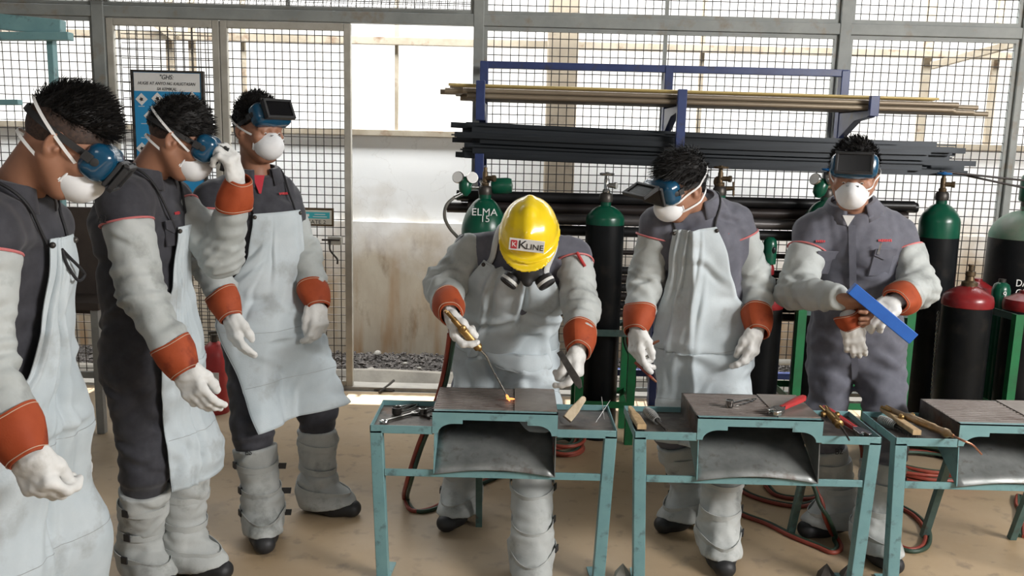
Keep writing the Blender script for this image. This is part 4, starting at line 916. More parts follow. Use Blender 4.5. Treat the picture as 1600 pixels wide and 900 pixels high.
M['tshirt_red'] = mat('red_shirt', (.42, .02, .035), rough=.8); M['seam'] = mat('seam_thread', (.34, .36, .365), rough=.8); M['cord'] = mat('black_cord', (.012, .012, .014), rough=.7)
M['strap_grey'] = mat('apron_strap', (.60, .61, .59), rough=.7)

def pinches(seed, a, b, R, n=10, amp=.006, wd=.016, ln=.055):   # single sharp folds scattered round a limb
    r = np.random.default_rng(seed); a = V(a); b = V(b); x, y, d = frame(b-a); F = []
    for _ in range(n):
        t = r.uniform(.08, .95); an = r.uniform(0, 6.28); rad = x*math.cos(an)+y*math.sin(an); tg = np.cross(d, rad); F.append((a+(b-a)*t+rad*R, unit(d*1.0+tg*r.uniform(-.9, .9)), r.uniform(.6, 1.1)*amp*r.choice([-1, 1]), wd*r.uniform(.7, 1.4)))
    def f(P):
        o = 0
        for c, nn, am, w_ in F:
            Q = P-c; s_ = dotl(Q, nn); o = o+am*2.3*(s_/w_)*np.exp(-(s_/w_)**2-(Q*Q).sum(-1)/ln**2)
        return o
    return disp(f)
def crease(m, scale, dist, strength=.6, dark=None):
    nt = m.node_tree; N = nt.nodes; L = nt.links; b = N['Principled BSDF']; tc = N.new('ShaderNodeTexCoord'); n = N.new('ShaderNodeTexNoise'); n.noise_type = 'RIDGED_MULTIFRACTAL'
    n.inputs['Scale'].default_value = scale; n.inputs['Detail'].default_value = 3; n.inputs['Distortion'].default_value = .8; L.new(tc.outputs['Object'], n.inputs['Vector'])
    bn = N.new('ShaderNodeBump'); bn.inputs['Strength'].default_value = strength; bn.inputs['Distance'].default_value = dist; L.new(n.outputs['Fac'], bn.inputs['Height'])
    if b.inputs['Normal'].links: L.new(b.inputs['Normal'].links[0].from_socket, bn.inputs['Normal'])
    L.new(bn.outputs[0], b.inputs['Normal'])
    if dark:                                           # crease shade painted into the leather colour as dark wrinkle lines
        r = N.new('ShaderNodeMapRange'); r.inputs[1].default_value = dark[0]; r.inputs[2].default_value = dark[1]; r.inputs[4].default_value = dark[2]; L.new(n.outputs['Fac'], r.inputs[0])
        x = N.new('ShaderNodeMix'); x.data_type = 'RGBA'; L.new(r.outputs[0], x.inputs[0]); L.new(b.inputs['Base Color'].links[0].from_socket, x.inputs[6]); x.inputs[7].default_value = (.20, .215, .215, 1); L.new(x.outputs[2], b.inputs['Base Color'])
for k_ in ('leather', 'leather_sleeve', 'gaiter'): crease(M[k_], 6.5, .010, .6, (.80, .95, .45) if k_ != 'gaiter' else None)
for k_ in ('coverall', 'coverall_light', 'coverall_black'): crease(M[k_], 9, .008, .6)
crease(M['glove'], 22, .004, .5)
class Head:
    def __init__(s, c, fwd, up=(0, 0, 1)):
        s.c = V(c); y = unit(fwd); z = V(up); z = unit(z-y*(z@y)); x = np.cross(y, z); s.M = np.stack([x, y, z], 1)
    def p(s, *a): return s.c+s.M@V(*a)
    def d(s, *a): return s.M@V(*a)
def head_ops(H):
    o = [ell(H.p(0, -.012, .028), (.074, .094, .086), H.M), ell(H.p(0, .028, -.03), (.062, .066, .076), H.M, .03), ell(H.p(0, .060, -.088), (.030, .030, .026), H.M, .03)]
    for s in (-1, 1):
        o += [cone(H.p(s*.058, -.005, -.045), H.p(s*.022, .062, -.092), .018, .02, .025), cone(H.p(s*.045, .066, -.018), H.p(s*.030, .078, -.022), .022, .016, .02)]
        o += [sub(ell(H.p(s*.031, .102, .004), (.020, .016, .012), H.M), .012), ell(H.p(s*.031, .0815, .003), (.0138, .0138, .0138), None, .003)]
        o += [sub(ell(H.p(s*.031, .0965, .0005), (.0115, .006, .0038), H.M), .002)]
        o += [cone(H.p(s*.046, .074, .018), H.p(s*.012, .090, .021), .010, .010, .012)]
        e = H.p(s*.078, -.006, -.008); er = H.M@np.array(Matrix.Rotation(s*.35, 3, 'Z'))@np.array(Matrix.Rotation(.15, 3, 'X'))
        o += [ell(e, (.009, .020, .032), er, .008), sub(ell(e+H.d(s*.007, .003, .004), (.006, .012, .021), er), .005), ell(e+H.d(s*.002, .012, -.006), (.005, .006, .008), er, .005)]
    o += [cone(H.p(0, .088, .012), H.p(0, .106, -.026), .008, .012, .012), cone(H.p(-.012, .094, -.030), H.p(.012, .094, -.030), .010, .010, .008)]
    o += [cone(H.p(-.016, .087, -.060), H.p(.016, .087, -.060), .007, .007, .006), cone(H.p(-.014, .085, -.069), H.p(.014, .085, -.069), .008, .008, .006), sub(cone(H.p(-.018, .096, -.0645), H.p(.018, .096, -.0645), .0025, .0025), .003)]
    return o
def hand_frame(Wp, d, palm):
    y = unit(d); z = -(V(palm)-y*(V(palm)@y)); z = unit(z); return V(Wp), np.stack([np.cross(y, z), y, z], 1)
def hand_ops(Wp, d, palm, right, curl=(.3, .35, .4, .45), thumb=(.55, .3, .25), spread=.06, glove=True, k=.008, scale=1.):
    o0, Mx = hand_frame(Wp, d, palm); s = -1 if right else 1; q = (1. if glove else .78)
    def p(*a): return o0+Mx@(V(*a)*scale)
    ops = [cone(p(0, -.03, 0), p(0, .03, 0), .030*q**.5, .031*q**.5, .02, Mx[:, 0], .8), rbox(p(0, .062, -.002), V(.043*q**.4, .040, .0165*q**.5)*scale, Mx, .014, .02), ell(p(s*.026, .04, -.012), V(.022, .034, .018)*scale, Mx, .015)]
    L = [(.043, .027, .022), (.047, .030, .023), (.044, .028, .022), (.034, .022, .020)]
    for i in range(4):
        bx = s*(.033-.022*i); a = V(bx, .094-(.006 if i == 3 else 0)-(.003 if i == 0 else 0), 0); ang = 0; r = (.0125, .013, .0125, .0112)[i]*q; yaw = s*spread*(1.5-i)
        c = curl[i] if hasattr(curl[i], '__len__') else (curl[i], curl[i]*1.25, curl[i]*.8)
        prev = a
        for j in range(3):
            ang += c[j]; dirv = V(math.sin(yaw)*math.cos(ang), math.cos(yaw)*math.cos(ang), -math.sin(ang)); nx = prev+dirv*L[i][j]
            ops.append(cone(p(*prev), p(*nx), r*(1-.06*j)*scale, r*(.94-.06*j)*scale, .006 if j else .012)); prev = nx
    t0 = V(s*.030, .022, -.010); out, fwd_, cl = thumb; d1 = unit(V(s*out, fwd_+.5, -.35-cl)); t1 = t0+d1*.046; d2 = unit(V(s*(out-.35-cl*.5), fwd_+.75, -.35-cl*1.2)); t2 = t1+d2*.036; d3 = unit(V(s*(out-.6-cl*.7), fwd_+.8, -.35-cl*1.5)); t3 = t2+d3*.024
    for a, b, ra, rb in ((t0, t1, .0185, .016), (t1, t2, .0155, .0135), (t2, t3, .0135, .0118)): ops.append(cone(p(*a), p(*b), ra*q*scale, rb*q*scale, .010))
    return ops, p
def glove(parent, Wp, Ep, d, palm, right, label=None, h=.0034, cuff_len=.105, name='glove', cr=(.0555, .064), **kw):
    ops, p = hand_ops(Wp, d, palm, right, **kw)
    g = sdf_mesh(name, ops+[cloth(int(abs(Wp[0])*1000), .0012, 120, 260, (1, 1, 1))], h, M['glove'], parent, relax=1)
    ax = unit(V(Ep)-V(Wp)); _, Mx = hand_frame(Wp, d, palm); sx = unit(Mx[:, 0]-ax*(Mx[:, 0]@ax)); sy = np.cross(ax, sx); G = []
    for R_, dt in ((0, 0), (.0035, 0)):
        for i, t in enumerate(np.linspace(0, 1, 9) if R_ == 0 else np.linspace(1, 0, 9)):
            r = cr[0]*.72+(cr[1]-cr[0]*.72)*min(1, t*1.5)**.7+R_; ring = []
            for a in np.linspace(0, 2*math.pi, 37):
                w_ = 1+.03*math.sin(3*a+t*4)+.02*math.sin(5*a+1); ring.append(V(Wp)+ax*(-.028+cuff_len*t+.006*math.sin(2*a+.5)*t)+(sx*math.cos(a)+sy*.86*math.sin(a))*r*w_)
            G.append(ring)
    G.append(G[0]); c = MB().grid(G).build('cuff', M['cuff'], g, sharp=50); c['label'] = 'orange leather gauntlet cuff'
    th_ = bpy.data.materials.get('pale_thread') or mat('pale_thread', (.55, .40, .30), rough=.8)
    for t in (.06, .93):
        sm = MB()
        r = cr[0]*.72+(cr[1]-cr[0]*.72)*min(1, t*1.5)**.7+.0042
        sm.tube([V(Wp)+ax*(-.028+cuff_len*t+.006*math.sin(2*a+.5)*t)+(sx*math.cos(a)+sy*.86*math.sin(a))*r*(1+.03*math.sin(3*a+t*4)+.02*math.sin(5*a+1)) for a in np.linspace(0, 2*math.pi, 36, endpoint=False)], .0011, 5, closed=True)
        sm.build('stitching', th_, g)
    return g, p

class Person:
    def __init__(s, label, J, f, head, spec):
        s.J = J = {k: V(v) for k, v in J.items()}; s.f = f = unit(V(*f, 0) if len(f) == 2 else f)
        s.root = empty('person', (J['pel'][0], J['pel'][1], 0), label, 'person'); s.sp = spec
        up = unit(J['neck']-J['pel']); s.up = up; s.s = unit(np.cross(f, V(0, 0, 1))); s.n = unit(np.cross(up, s.s)); s.H = head
        if s.n@f < 0: s.n = -s.n
        for q, sg in (('r', 1), ('l', -1)):
            J.setdefault('h'+q, J['pel']+s.s*sg*.088-V(0, 0, .03))
            hip, ank = J['h'+q], J['a'+q]; J.setdefault('k'+q, hip*.5+ank*.5+spec['toe_'+q]*.05+V(0, 0, .01)*0+s.s*sg*.012)
        s.side = unit(s.s-up*(s.s@up))
    def torso(s, e=0., k=.06, arms=True):
        J, s_, up = s.J, s.side, s.up; P, N = J['pel'], J['neck']; L = np.linalg.norm(N-P); w = s.sp.get('bulk', 1.); bend = s.sp.get('bend', 0.)
        Wst = P+up*L*.38-s.n*bend*.5; C = P+up*L*.72-s.n*bend; fl = .72
        o = [cone(P-up*.03, P+up*.06, .166*w+e, .160*w+e, k, s_, fl+.03), cone(P+up*.06, Wst, .160*w+e, .148*w+e, k, s_, fl+.02), cone(Wst, C, .148*w+e, .166*w+e, k, s_, fl), cone(C, N-up*.05, .160*w+e, .10*w+e, k, s_, .78)]
        mid = (J['sr']+J['sl'])*.5
        o += [cone(J['sr'], J['sl'], .062+e, .062+e, .05), cone(N-up*.03, N+up*.012, .072+e, .056+e, .04)]
        for q in 'rl': o.append(cone(N-up*.01, J['s'+q], .050+e, .064+e, .05))
        return o
    def arm(s, q, e=0., r=(.068, .058, .050, .042), k=.03):
        J = s.J; return [cone(J['s'+q], J['e'+q], r[0]+e, r[1]+e, k), cone(J['e'+q], J['w'+q]*.72+J['e'+q]*.28, r[2]+e+.004, r[3]+e, k)]
    def leg(s, q, e=0., k=.04):
        J = s.J; return [cone(J['h'+q], J['k'+q], .093+e, .074+e, k), cone(J['k'+q], J['k'+q]*.42+J['a'+q]*.58, .073+e, .060+e, k)]
    def body(s, bare=None, skin='skin'):
        J = s.J; H = s.H; o = s.torso(-.045)
        for q in 'rl':
            o += s.arm(q, -.03)+[cone(J['e'+q], J['w'+q], .034, .016, .02)]; hip = J['h'+q]; o += s.leg(q, -.03)
            o.append(cone(J['a'+q]+V(0, 0, .05), J['a'+q], .036, .034, .02)); o.append(cone(J['a'+q]-V(0, 0, .03), J['a'+q]+s.sp['toe_'+q]*.11-V(0, 0, .05), .036, .030, .02))
            if bare and bare[0] == q: o += bare[1]
            else: o.append(cone(J['w'+q], J['w'+q]+unit(s.sp['hand_'+q])*.075, .014, .012, .01))
        nk = H.p(0, -.022, -.055); o.append(cone(J['neck']-s.up*.03, nk, .060, .052, .03)); o += head_ops(H)
        fine = [(H.c-.13, H.c+.13, .0034)]
        if bare: fine.append((J['w'+bare[0]]-.16, J['w'+bare[0]]+.16, .0034))
        s.bodyops = o; s.skull = head_ops(H)[:10]+[cone(J['neck'], nk, .060, .052, .03)]
        b = sdf_mesh('body', o, .011, M[skin], s.root, fine=fine); b['label'] = 'skin'
        for sg in (-1, 1):
            e = MB().ell(H.p(sg*.031, .0805, .0025), .0132, H.M, 16, 12).build('eye', M['eye'], s.root); MB().ell(H.p(sg*.031, .0885, -.0005), (.0058, .0052, .0058), H.M).build('iris', M['iris'], e)
        return b
    def hair(s, top=.014, seed=1, n=2600, blade=.024, comb=(0, .3, .2), lw=.0011, hl=0.0, fade=0., under=None):
        H = s.H; r = np.random.default_rng(seed)
        base = [ell(H.p(0, -.014, .034), (.079, .100, .088+top), H.M)]
        nf = V(0, .66, -.75); p0 = V(0, .082+hl, .070)
        def nz(P): q = (P-H.c)@H.M*1.; return .0016*np.sin(q[..., 0]*190+2*np.sin(q[..., 1]*70))+.0016*np.sin(q[..., 1]*150+q[..., 0]*90)+.0012*np.sin(q[..., 2]*210+q[..., 0]*60)
        ops = base+[disp(nz), cut(H.p(*p0), H.d(*nf), .006)]
        for sg in (-1, 1): ops.append(sub(ell(H.p(sg*.083, -.004, -.016), (.022, .026, .036), H.M), .006))
        if under is not None:
            su = [ell(H.p(0, -.0125, .029), (.0760, .0965, .088), H.M), cut(H.p(*p0), H.d(*nf), .004)]+[sub(ell(H.p(sg*.083, -.004, -.016), (.022, .026, .036), H.M), .006) for sg in (-1, 1)]
            ops.append(cut(H.p(0, -.05, under), H.d(0, .25, -1), .02))
        m = sdf_mesh('hair', ops, .004, M['hair'], s.root, relax=1); s.hairops = base
        if under is not None: sdf_mesh('shaved_sides', su, .004, M['stubble'], m)
        # short strands rooted on the cap
        me = m.data; o0 = org(m); N_ = len(me.vertices); co = np.zeros(N_*3); me.vertices.foreach_get('co', co); co = co.reshape(-1, 3)+o0; nr = np.zeros(N_*3); me.vertices.foreach_get('normal', nr); nr = nr.reshape(-1, 3)
        loc = (co-H.c)@H.M; okk = np.nonzero(((loc-p0)@nf < -.004) & (loc[:, 2] > (under if under is not None else -1)))[0]; mb = MB(); cb = H.d(*comb)
        for i in r.choice(okk, n):
            z = loc[i][2]; L = blade*r.uniform(.6, 1.25)*(1 if z > .03+fade else max(.3, 1-(.03+fade-z)*16)); d = unit(nr[i]*1.0+cb*1.3+r.normal(size=3)*.28); x = unit(np.cross(d, nr[i]+r.normal(size=3)*.2)); p = co[i]-nr[i]*.002; q = p+d*L*.55+nr[i]*.001; e = p+d*L+cb*L*.25-nr[i]*L*.15
            b = len(mb.v); mb.v += [tuple(p-x*lw), tuple(p+x*lw), tuple(q+x*lw*.8), tuple(q-x*lw*.8), tuple(e)]; mb.f += [[b, b+1, b+2, b+3], [b+3, b+2, b+4]]
        mb.build('hair_strands', M['hair'], m, sharp=0); return m
    def mask(s):
        H = s.H; o = [ell(H.p(0, .070, -.050), (.057, .066, .056), H.M), cone(H.p(0, .098, -.012), H.p(0, .118, -.034), .012, .016, .02), cut(H.p(0, .052, -.048), H.d(0, -1, .12), .003)]
        m = sdf_mesh('respirator_mask', o, .0034, M['mask'], s.root); m['label'] = 'white cup dust mask'
        rim = []
        for a in np.linspace(0, 2*math.pi, 40, endpoint=False): rim.append(H.p(.0575*math.cos(a), .056+.006*math.sin(a), -.048+.0575*math.sin(a)))
        MB().tube(rim, .0024, 6, closed=True).build('mask_rim', M['mask'], m)
        hd = s.skull+s.hairops
        for (zf, yb, zb) in ((-.018, -.102, .040), (-.068, -.085, -.044)):
            a, b = V(0, .075, zf), V(0, yb, zb); c = (a+b)/2; d = unit(b-a); nrm = unit(np.cross(V(1, 0, 0), d))
            ribbon(hd, H.p(*c), H.d(*nrm), .0075, .0045, 64, .2).build('mask_strap', M['strap_white'], m)
        nb = MB().bar(H.p(-.022, .112, -.006), H.p(.022, .112, -.006), .002, .006).build('nose_clip', M['chrome'], m); return m
    def goggles(s, up=0., flip=0., dz=.006, dy=0.):
        """up: degrees pushed up on the forehead; flip: degrees the dark front window is lifted"""
        H = s.H; G = Head(H.p(0, .0, .012), H.M@V(0, math.cos(math.radians(up)), math.sin(math.radians(up))), H.d(0, -math.sin(math.radians(up)), math.cos(math.radians(up))))
        y0 = .074+dy; o = [rbox(G.p(0, y0+.014, dz), (.081, .036, .045), G.M, .028, .01), ell(G.p(0, y0+.024, dz), (.074, .038, .046), G.M, .015), sub(ell(H.p(0, -.012, .028), (.076, .096, .089), H.M), .003), sub(ell(H.p(0, .028, -.03), (.063, .067, .078), H.M), .003)]
        g = sdf_mesh('welding_goggles', o, .0034, M['goggle_blue'], s.root); g['label'] = 'blue cup goggles'
        for sg in (-1, 1):
            MB().lathe([(.0, 0), (.010, 0), (.010, .004), (.006, .005), (0, .005)], G.p(sg*.079, y0+.012, dz), G.d(sg, .1, 0), 14).build('vent', M['rubber'], g)
            MB().cbox(G.p(sg*.082, y0-.008, dz), (.004, .012, .011), G.M).build('strap_lug', M['rubber'], g, bevel=.001)
        MB().cbox(G.p(0, y0+.057, dz), (.060, .006, .036), G.M).build('fixed_frame', M['rubber'], g, bevel=.003)
        MB().cbox(G.p(0, y0+.0635, dz), (.052, .001, .028), G.M).build('clear_pane', M['lens_black'], g)
        hp = V(0, y0+.067, dz+.037); a = math.radians(flip); Rx = np.array(Matrix.Rotation(a, 3, 'X')); Fm = G.M@Rx; F0 = G.p(*hp)
        fp = lambda *q: F0+Fm@V(*q)
        b = MB(); hw, hh, t = .064, .038, .007
        for c, h in (((-hw+.005, .007, -hh), (.005, t, hh)), ((hw-.005, .007, -hh), (.005, t, hh)), ((0, .007, -.004), (hw, t, .005)), ((0, .007, -2*hh+.004), (hw, t, .005))): b.cbox(fp(*c), h, Fm)
        fl = b.build('flip_frame', M['rubber'], g, bevel=.002); MB().cbox(fp(0, .007, -hh), (hw-.008, .002, hh-.007), Fm).build('dark_lens', M['lens_black'], fl)
        for sg in (-1, 1): MB().cyl(fp(sg*(hw-.014), .002, 0), fp(sg*(hw+.003), .002, 0), .005, n=10).build('hinge', M['rubber'], fl)
        hd = s.skull+s.hairops; c = G.p(0, 0, dz); ribbon(hd, c, G.d(0, 0, 1), .016, .002, 56, .22).build('head_strap', M['rubber'], g); s.G = G; return g
    def coverall(s, mt='coverall', seed=1, legs=True, arms='rl', amp=.0045):
        J = s.J; o = s.torso()
        for q in 'rl': o += s.leg(q)+[cone(J['s'+q], J['s'+q]*.6+J['e'+q]*.4, .066, .055, .03)]
        o += [cloth(seed, amp)]
        for q in 'rl': o += s.arm(q, -.005)
        for q in 'rl': o += [rings(J['k'+q], J['k'+q]-J['h'+q], .05, .005, .12, seed), rings(J['a'+q]+V(0, 0, .2), V(0, 0, 1), .045, .006, .12, seed+3), rings(J['h'+q]+s.f*.05, V(0, .2, 1), .06, .005, .12, seed+5), rings(J['s'+q]*.7+J['neck']*.3, s.side, .05, .003, .1, seed+7)]
        o += [pinches(seed, J['neck'], J['pel'], .15, 22, .007, .02, .08), pinches(seed+1, J['hr'], J['kr'], .085, 14, .007, .02, .07), pinches(seed+2, J['hl'], J['kl'], .085, 14, .007, .02, .07)]
        s.covops = s.torso()+sum([s.arm(q) for q in 'rl'], [])+sum([s.leg(q) for q in 'rl'], [])
        o.append(cut(s.J['neck']+s.up*.012-s.n*.005, s.up-.35*s.n*-1.0 if s.sp.get('vneck', 1) else s.up, .004))
        c = sdf_mesh('coverall', o, .0085, M[mt], s.root, relax=1); c['label'] = 'dark grey cloth coverall'; s.cov = c; s.covmat = M[mt]
        # stand-and-fall collar: two leaves that open at the throat
        N, up, n, sd = J['neck'], s.up, s.n, s.side; G = []; AA = np.linspace(math.radians(24), math.radians(336), 40)
        rad = lambda c: (lambda t, h: np.where(h, .3-t, .07))(*march(s.covops, c+np.array([(n*math.cos(a)+sd*math.sin(a))*.3 for a in AA]), -np.array([n*math.cos(a)+sd*math.sin(a) for a in AA]), .3))
        k3 = lambda r: np.convolve(np.r_[r[:2][::-1], r, r[-2:][::-1]], np.ones(5)/5, 'valid')
        r1, r2 = np.minimum(k3(rad(N-up*.004)), .085), np.minimum(k3(rad(N-up*.032)), .115)
        for i, a in enumerate(AA):
            dr = n*math.cos(a)+sd*math.sin(a); fr = .5+.5*math.cos(a); base = N-up*(.004+.02*fr)+dr*(r1[i]*.96); topp = base+up*(.042-.006*fr)-dr*.004
            G.append([base, topp, topp+dr*.011-up*.002, N-up*(.020+.034*max(0, fr-.55)/.45)+dr*(r2[i]*.9+.016)])
        MB().grid(G).build('collar', M[mt], c, solid=.004)
        return c
    def sleeves(s, which='rl', t0=.16, e=.006, seed=3, ends=(.05, .05)):
        J = s.J
        for q in which:
            S0, E, W = J['s'+q], J['e'+q], J['w'+q]; d = unit(E-S0); a = S0+d*np.linalg.norm(E-S0)*t0; bd = unit(unit(S0-E)+unit(W-E)+1e-3)
            o = [cone(S0, E, .073+e, .062+e, .03), cone(E, W, .061+e, .043+e, .03), cloth(seed+ord(q), .0042, 42, 95), rings(E, d, .042, .006, .10, seed), rings(E, unit(W-E), .038, .005, .09, seed+1), rings((E+W)/2, unit(W-E), .06, .003, .12, seed+2), pinches(seed+ord(q), S0, E, .075, 12), pinches(seed+ord(q)+1, E, W, .06, 9), cut(a, -d, .006), cut(W+unit(E-W)*ends['rl'.index(q)], W-E, .006)]
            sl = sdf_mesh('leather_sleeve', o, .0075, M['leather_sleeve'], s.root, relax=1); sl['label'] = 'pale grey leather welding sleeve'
            if t0 < 0: continue
            P, _ = ring_pts([cone(S0, E, .072+e, .062+e, .03)], a+d*.002, d, .0035, .25, 40); MB().tube(P, .0036, 6, closed=True).build('piping', M['piping'], sl)
    def gaiters(s, seed=5, tails=''):
        J = s.J
        for q in 'rl':
            A, K, t = J['a'+q], J['k'+q], unit(s.sp['toe_'+q]); g = V(A[0], A[1], 0); sd = np.cross(t, V(0, 0, 1)); top = A+(K-A)*.80
            bo = [cone(g-t*.045+V(0, 0, .045), g+t*.075+V(0, 0, .04), .046, .050, .02, sd, .95), cone(g+t*.075+V(0, 0, .04), g+t*.155+V(0, 0, .034), .050, .041, .03, sd, .86), cone(g+V(0, 0, .06), g+V(0, 0, .16), .05, .048, .02), cut(V(0, 0, .001), V(0, 0, -1), .003)]
            b = sdf_mesh('boot', bo, .0055, M['rubber'], s.root); b['label'] = 'black safety boot'
            go = [cone(top, A+V(0, 0, .06), .083, .069, .03), cone(A+V(0, 0, .06), A-t*.02, .069, .074, .03), cone(A+V(0, 0, .01), g+t*.115+V(0, 0, .05), .066, .060, .05, sd, .9), cone(g+V(0, 0, .05), g+t*.06+V(0, 0, .045), .072, .070, .03), cloth(seed+ord(q), .0038, 45, 100), pinches(seed+ord(q), top, A, .075, 12), rings(A+V(0, 0, .09), V(0, 0, 1), .05, .0035, .09, seed)]
            def hem(P, g=g, t=t): u = dotl(P-g, t); return (.030+.028*np.clip((u+.02)/.16, 0, 1)**2)-P[..., 2]
            go += [('i', hem, None, None, .004), cut(g+t*.152, t+V(0, 0, -.5), .004), cut(top-V(0, 0, .005), K-A, .004)]
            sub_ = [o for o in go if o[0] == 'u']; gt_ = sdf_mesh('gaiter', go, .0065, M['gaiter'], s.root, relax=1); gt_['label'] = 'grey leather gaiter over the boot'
            for z, wd in ((.30, .024), (.20, .024), (.115, .022)):
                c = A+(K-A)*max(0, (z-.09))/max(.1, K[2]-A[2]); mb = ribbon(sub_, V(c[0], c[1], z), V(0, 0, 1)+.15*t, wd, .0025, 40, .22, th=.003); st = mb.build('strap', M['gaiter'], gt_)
                o_ = unit(sd*(1 if q == 'r' else -1)+t*.35); tt, hh = march(sub_, np.array([V(c[0], c[1], z)+o_*.22]), np.array([-o_]), .22); pb = V(c[0], c[1], z)+o_*(.22-tt[0]+.008); fx = frame(o_); MB().cbox(pb, (.013, .013, .003), np.stack(fx, 1)).build('buckle', M['rubber'], st, bevel=.002)
                if q in tails: MB().bar(pb*1., pb-o_*.15+V(.035, .0, -.02)*1.6, .003, .024).build('loose_tab', M['rubber'], st)
    def apron(s, top, widths, hem_z, seed=2, off=.012, wave=.010, mt='leather', strap=True, fwd=None, amp=.0085, hemtilt=0., sh=0., dropr=.0045, strap_w=0, crease_=None):
        """widths: list of (v, left half-width, right half-width) in metres, v = 0 at the bib top and 1 at the hem; left/right as the wearer has them"""
        J = s.J; env = s.torso(.004, .09)
        for q in 'rl': env += [cone(J['h'+q], J['k'+q], .10, .092, .12), cone(J['k'+q], J['k'+q]*.5+J['a'+q]*.5, .092, .09, .1)]
        P, N = J['pel'], J['neck']; kc = (J['kr']+J['kl'])*.5; kc = V(P[0]*.45+kc[0]*.55, P[1]*.45+kc[1]*.55, kc[2]); T = N-s.up*top; B = V(kc[0], kc[1], hem_z)
        key = [T, P+s.up*.08, P-V(0, 0, .08), B]; A = np.array(spline(key, 16)); cum = np.r_[0, np.cumsum(np.linalg.norm(np.diff(A, axis=0), axis=1))]; cum /= cum[-1]
        nv, nu = 84, 69; vs = np.linspace(0, 1, nv); us = np.linspace(-1, 1, nu); n0 = unit(fwd) if fwd is not None else s.n
        ax = np.stack([np.interp(vs, cum, A[:, i]) for i in range(3)], 1); tg = np.gradient(ax, axis=0); tg /= np.linalg.norm(tg, axis=1)[:, None]
        wv = np.array(widths); wl = np.interp(vs, wv[:, 0], wv[:, 1]); wr = np.interp(vs, wv[:, 0], wv[:, 2])
        R = np.zeros((nv, nu)); TH = np.zeros((nv, nu)); O_ = []; D_ = []
        for i in range(nv):
            sd = unit(s.side-tg[i]*(s.side@tg[i])); fr = unit(n0-tg[i]*(n0@tg[i])-sd*(n0@sd)*.0); fr = unit(fr)
            th = np.where(us < 0, us*wl[i], us*wr[i])/.155; th = np.clip(th, -1.75, 1.75); TH[i] = th
            D_.append(np.outer(np.cos(th), fr)+np.outer(np.sin(th), sd)); O_.append(np.tile(ax[i], (nu, 1)))
        D_ = np.array(D_); O_ = np.array(O_); t, hit = march(env, (O_+D_*.42).reshape(-1, 3), -D_.reshape(-1, 3), .42); R = np.where(hit, .42-t, .10).reshape(nv, nu)
        for i in range(1, nv): R[i] = np.maximum(R[i], R[i-1]-dropr*(1 if vs[i] > .3 else 1.6))
        for _ in range(6):
            Rp = np.pad(R, 1, mode='edge'); Rs = (Rp[:-2, 1:-1]+Rp[2:, 1:-1]+Rp[1:-1, :-2]+Rp[1:-1, 2:]+2*R)/6; R = np.maximum(Rs, R-.004)
        r = np.random.default_rng(seed); ph = r.uniform(0, 6, 8); U, VV = np.meshgrid(us, vs)
        fold = wave*np.clip((VV-.35)/.65, 0, 1)**1.3*(np.sin(U*5.2+ph[0]+.8*np.sin(VV*3))+.6*np.sin(U*9+ph[1]))
        fold += amp*np.sin(7*VV+2.2*U+ph[2]+1.2*np.sin(3*U+ph[3]))*np.sin(math.pi*np.clip(VV*1.1, 0, 1))+amp*.9*(1-2*np.abs(np.sin(5.3*VV-1.7*U+ph[4]+.9*np.sin(2.1*U+ph[5]))))*np.clip(VV*3, 0, 1)
        fold += .004*np.exp(-((VV-.52+.03*U)/.012)**2)+.003*np.exp(-((VV-.80-.02*U)/.012)**2)    # stitched cross seams
        for _ in range(26):
            u0, v0 = r.uniform(-.95, .95), r.uniform(.12, .97); an = r.choice([0, 0, 1, 1.57])+r.uniform(-.35, .35); du, dv = (U-u0), (VV-v0)*2.2; s_ = -du*math.sin(an)+dv*math.cos(an); t_ = du*math.cos(an)+dv*math.sin(an); w_ = r.uniform(.05, .10)
            fold += r.choice([-1, 1])*amp*r.uniform(.5, 1.2)*2.2*(s_/w_)*np.exp(-(s_/w_)**2-(t_/r.uniform(.25, .55))**2)
        if crease_: fold += crease_[1]*np.exp(-np.abs(U-crease_[0]-.06*np.sin(4*VV))/.22)
        R = R+off+fold+.006*VV; Pt = O_+D_*R[..., None]; Pt[..., 2] += hemtilt*U*np.clip((VV-.5)*2, 0, 1)+sh*(1-U**2)*0
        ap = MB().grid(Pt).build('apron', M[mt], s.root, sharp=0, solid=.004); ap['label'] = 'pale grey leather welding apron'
        edge = [Pt[i, 0] for i in range(nv)][::-1]+[Pt[0, j] for j in range(nu)]+[Pt[i, -1] for i in range(nv)]
        MB().tube(edge, .0026, 6).build('edge_binding', M['leather'], ap)
        for v_ in (.52, .80):
            i = int(v_*nv); MB().tube([Pt[i, j]+D_[i, j]*.003 for j in range(2, nu-2)], .0009, 4).build('stitching', M['seam'], ap)
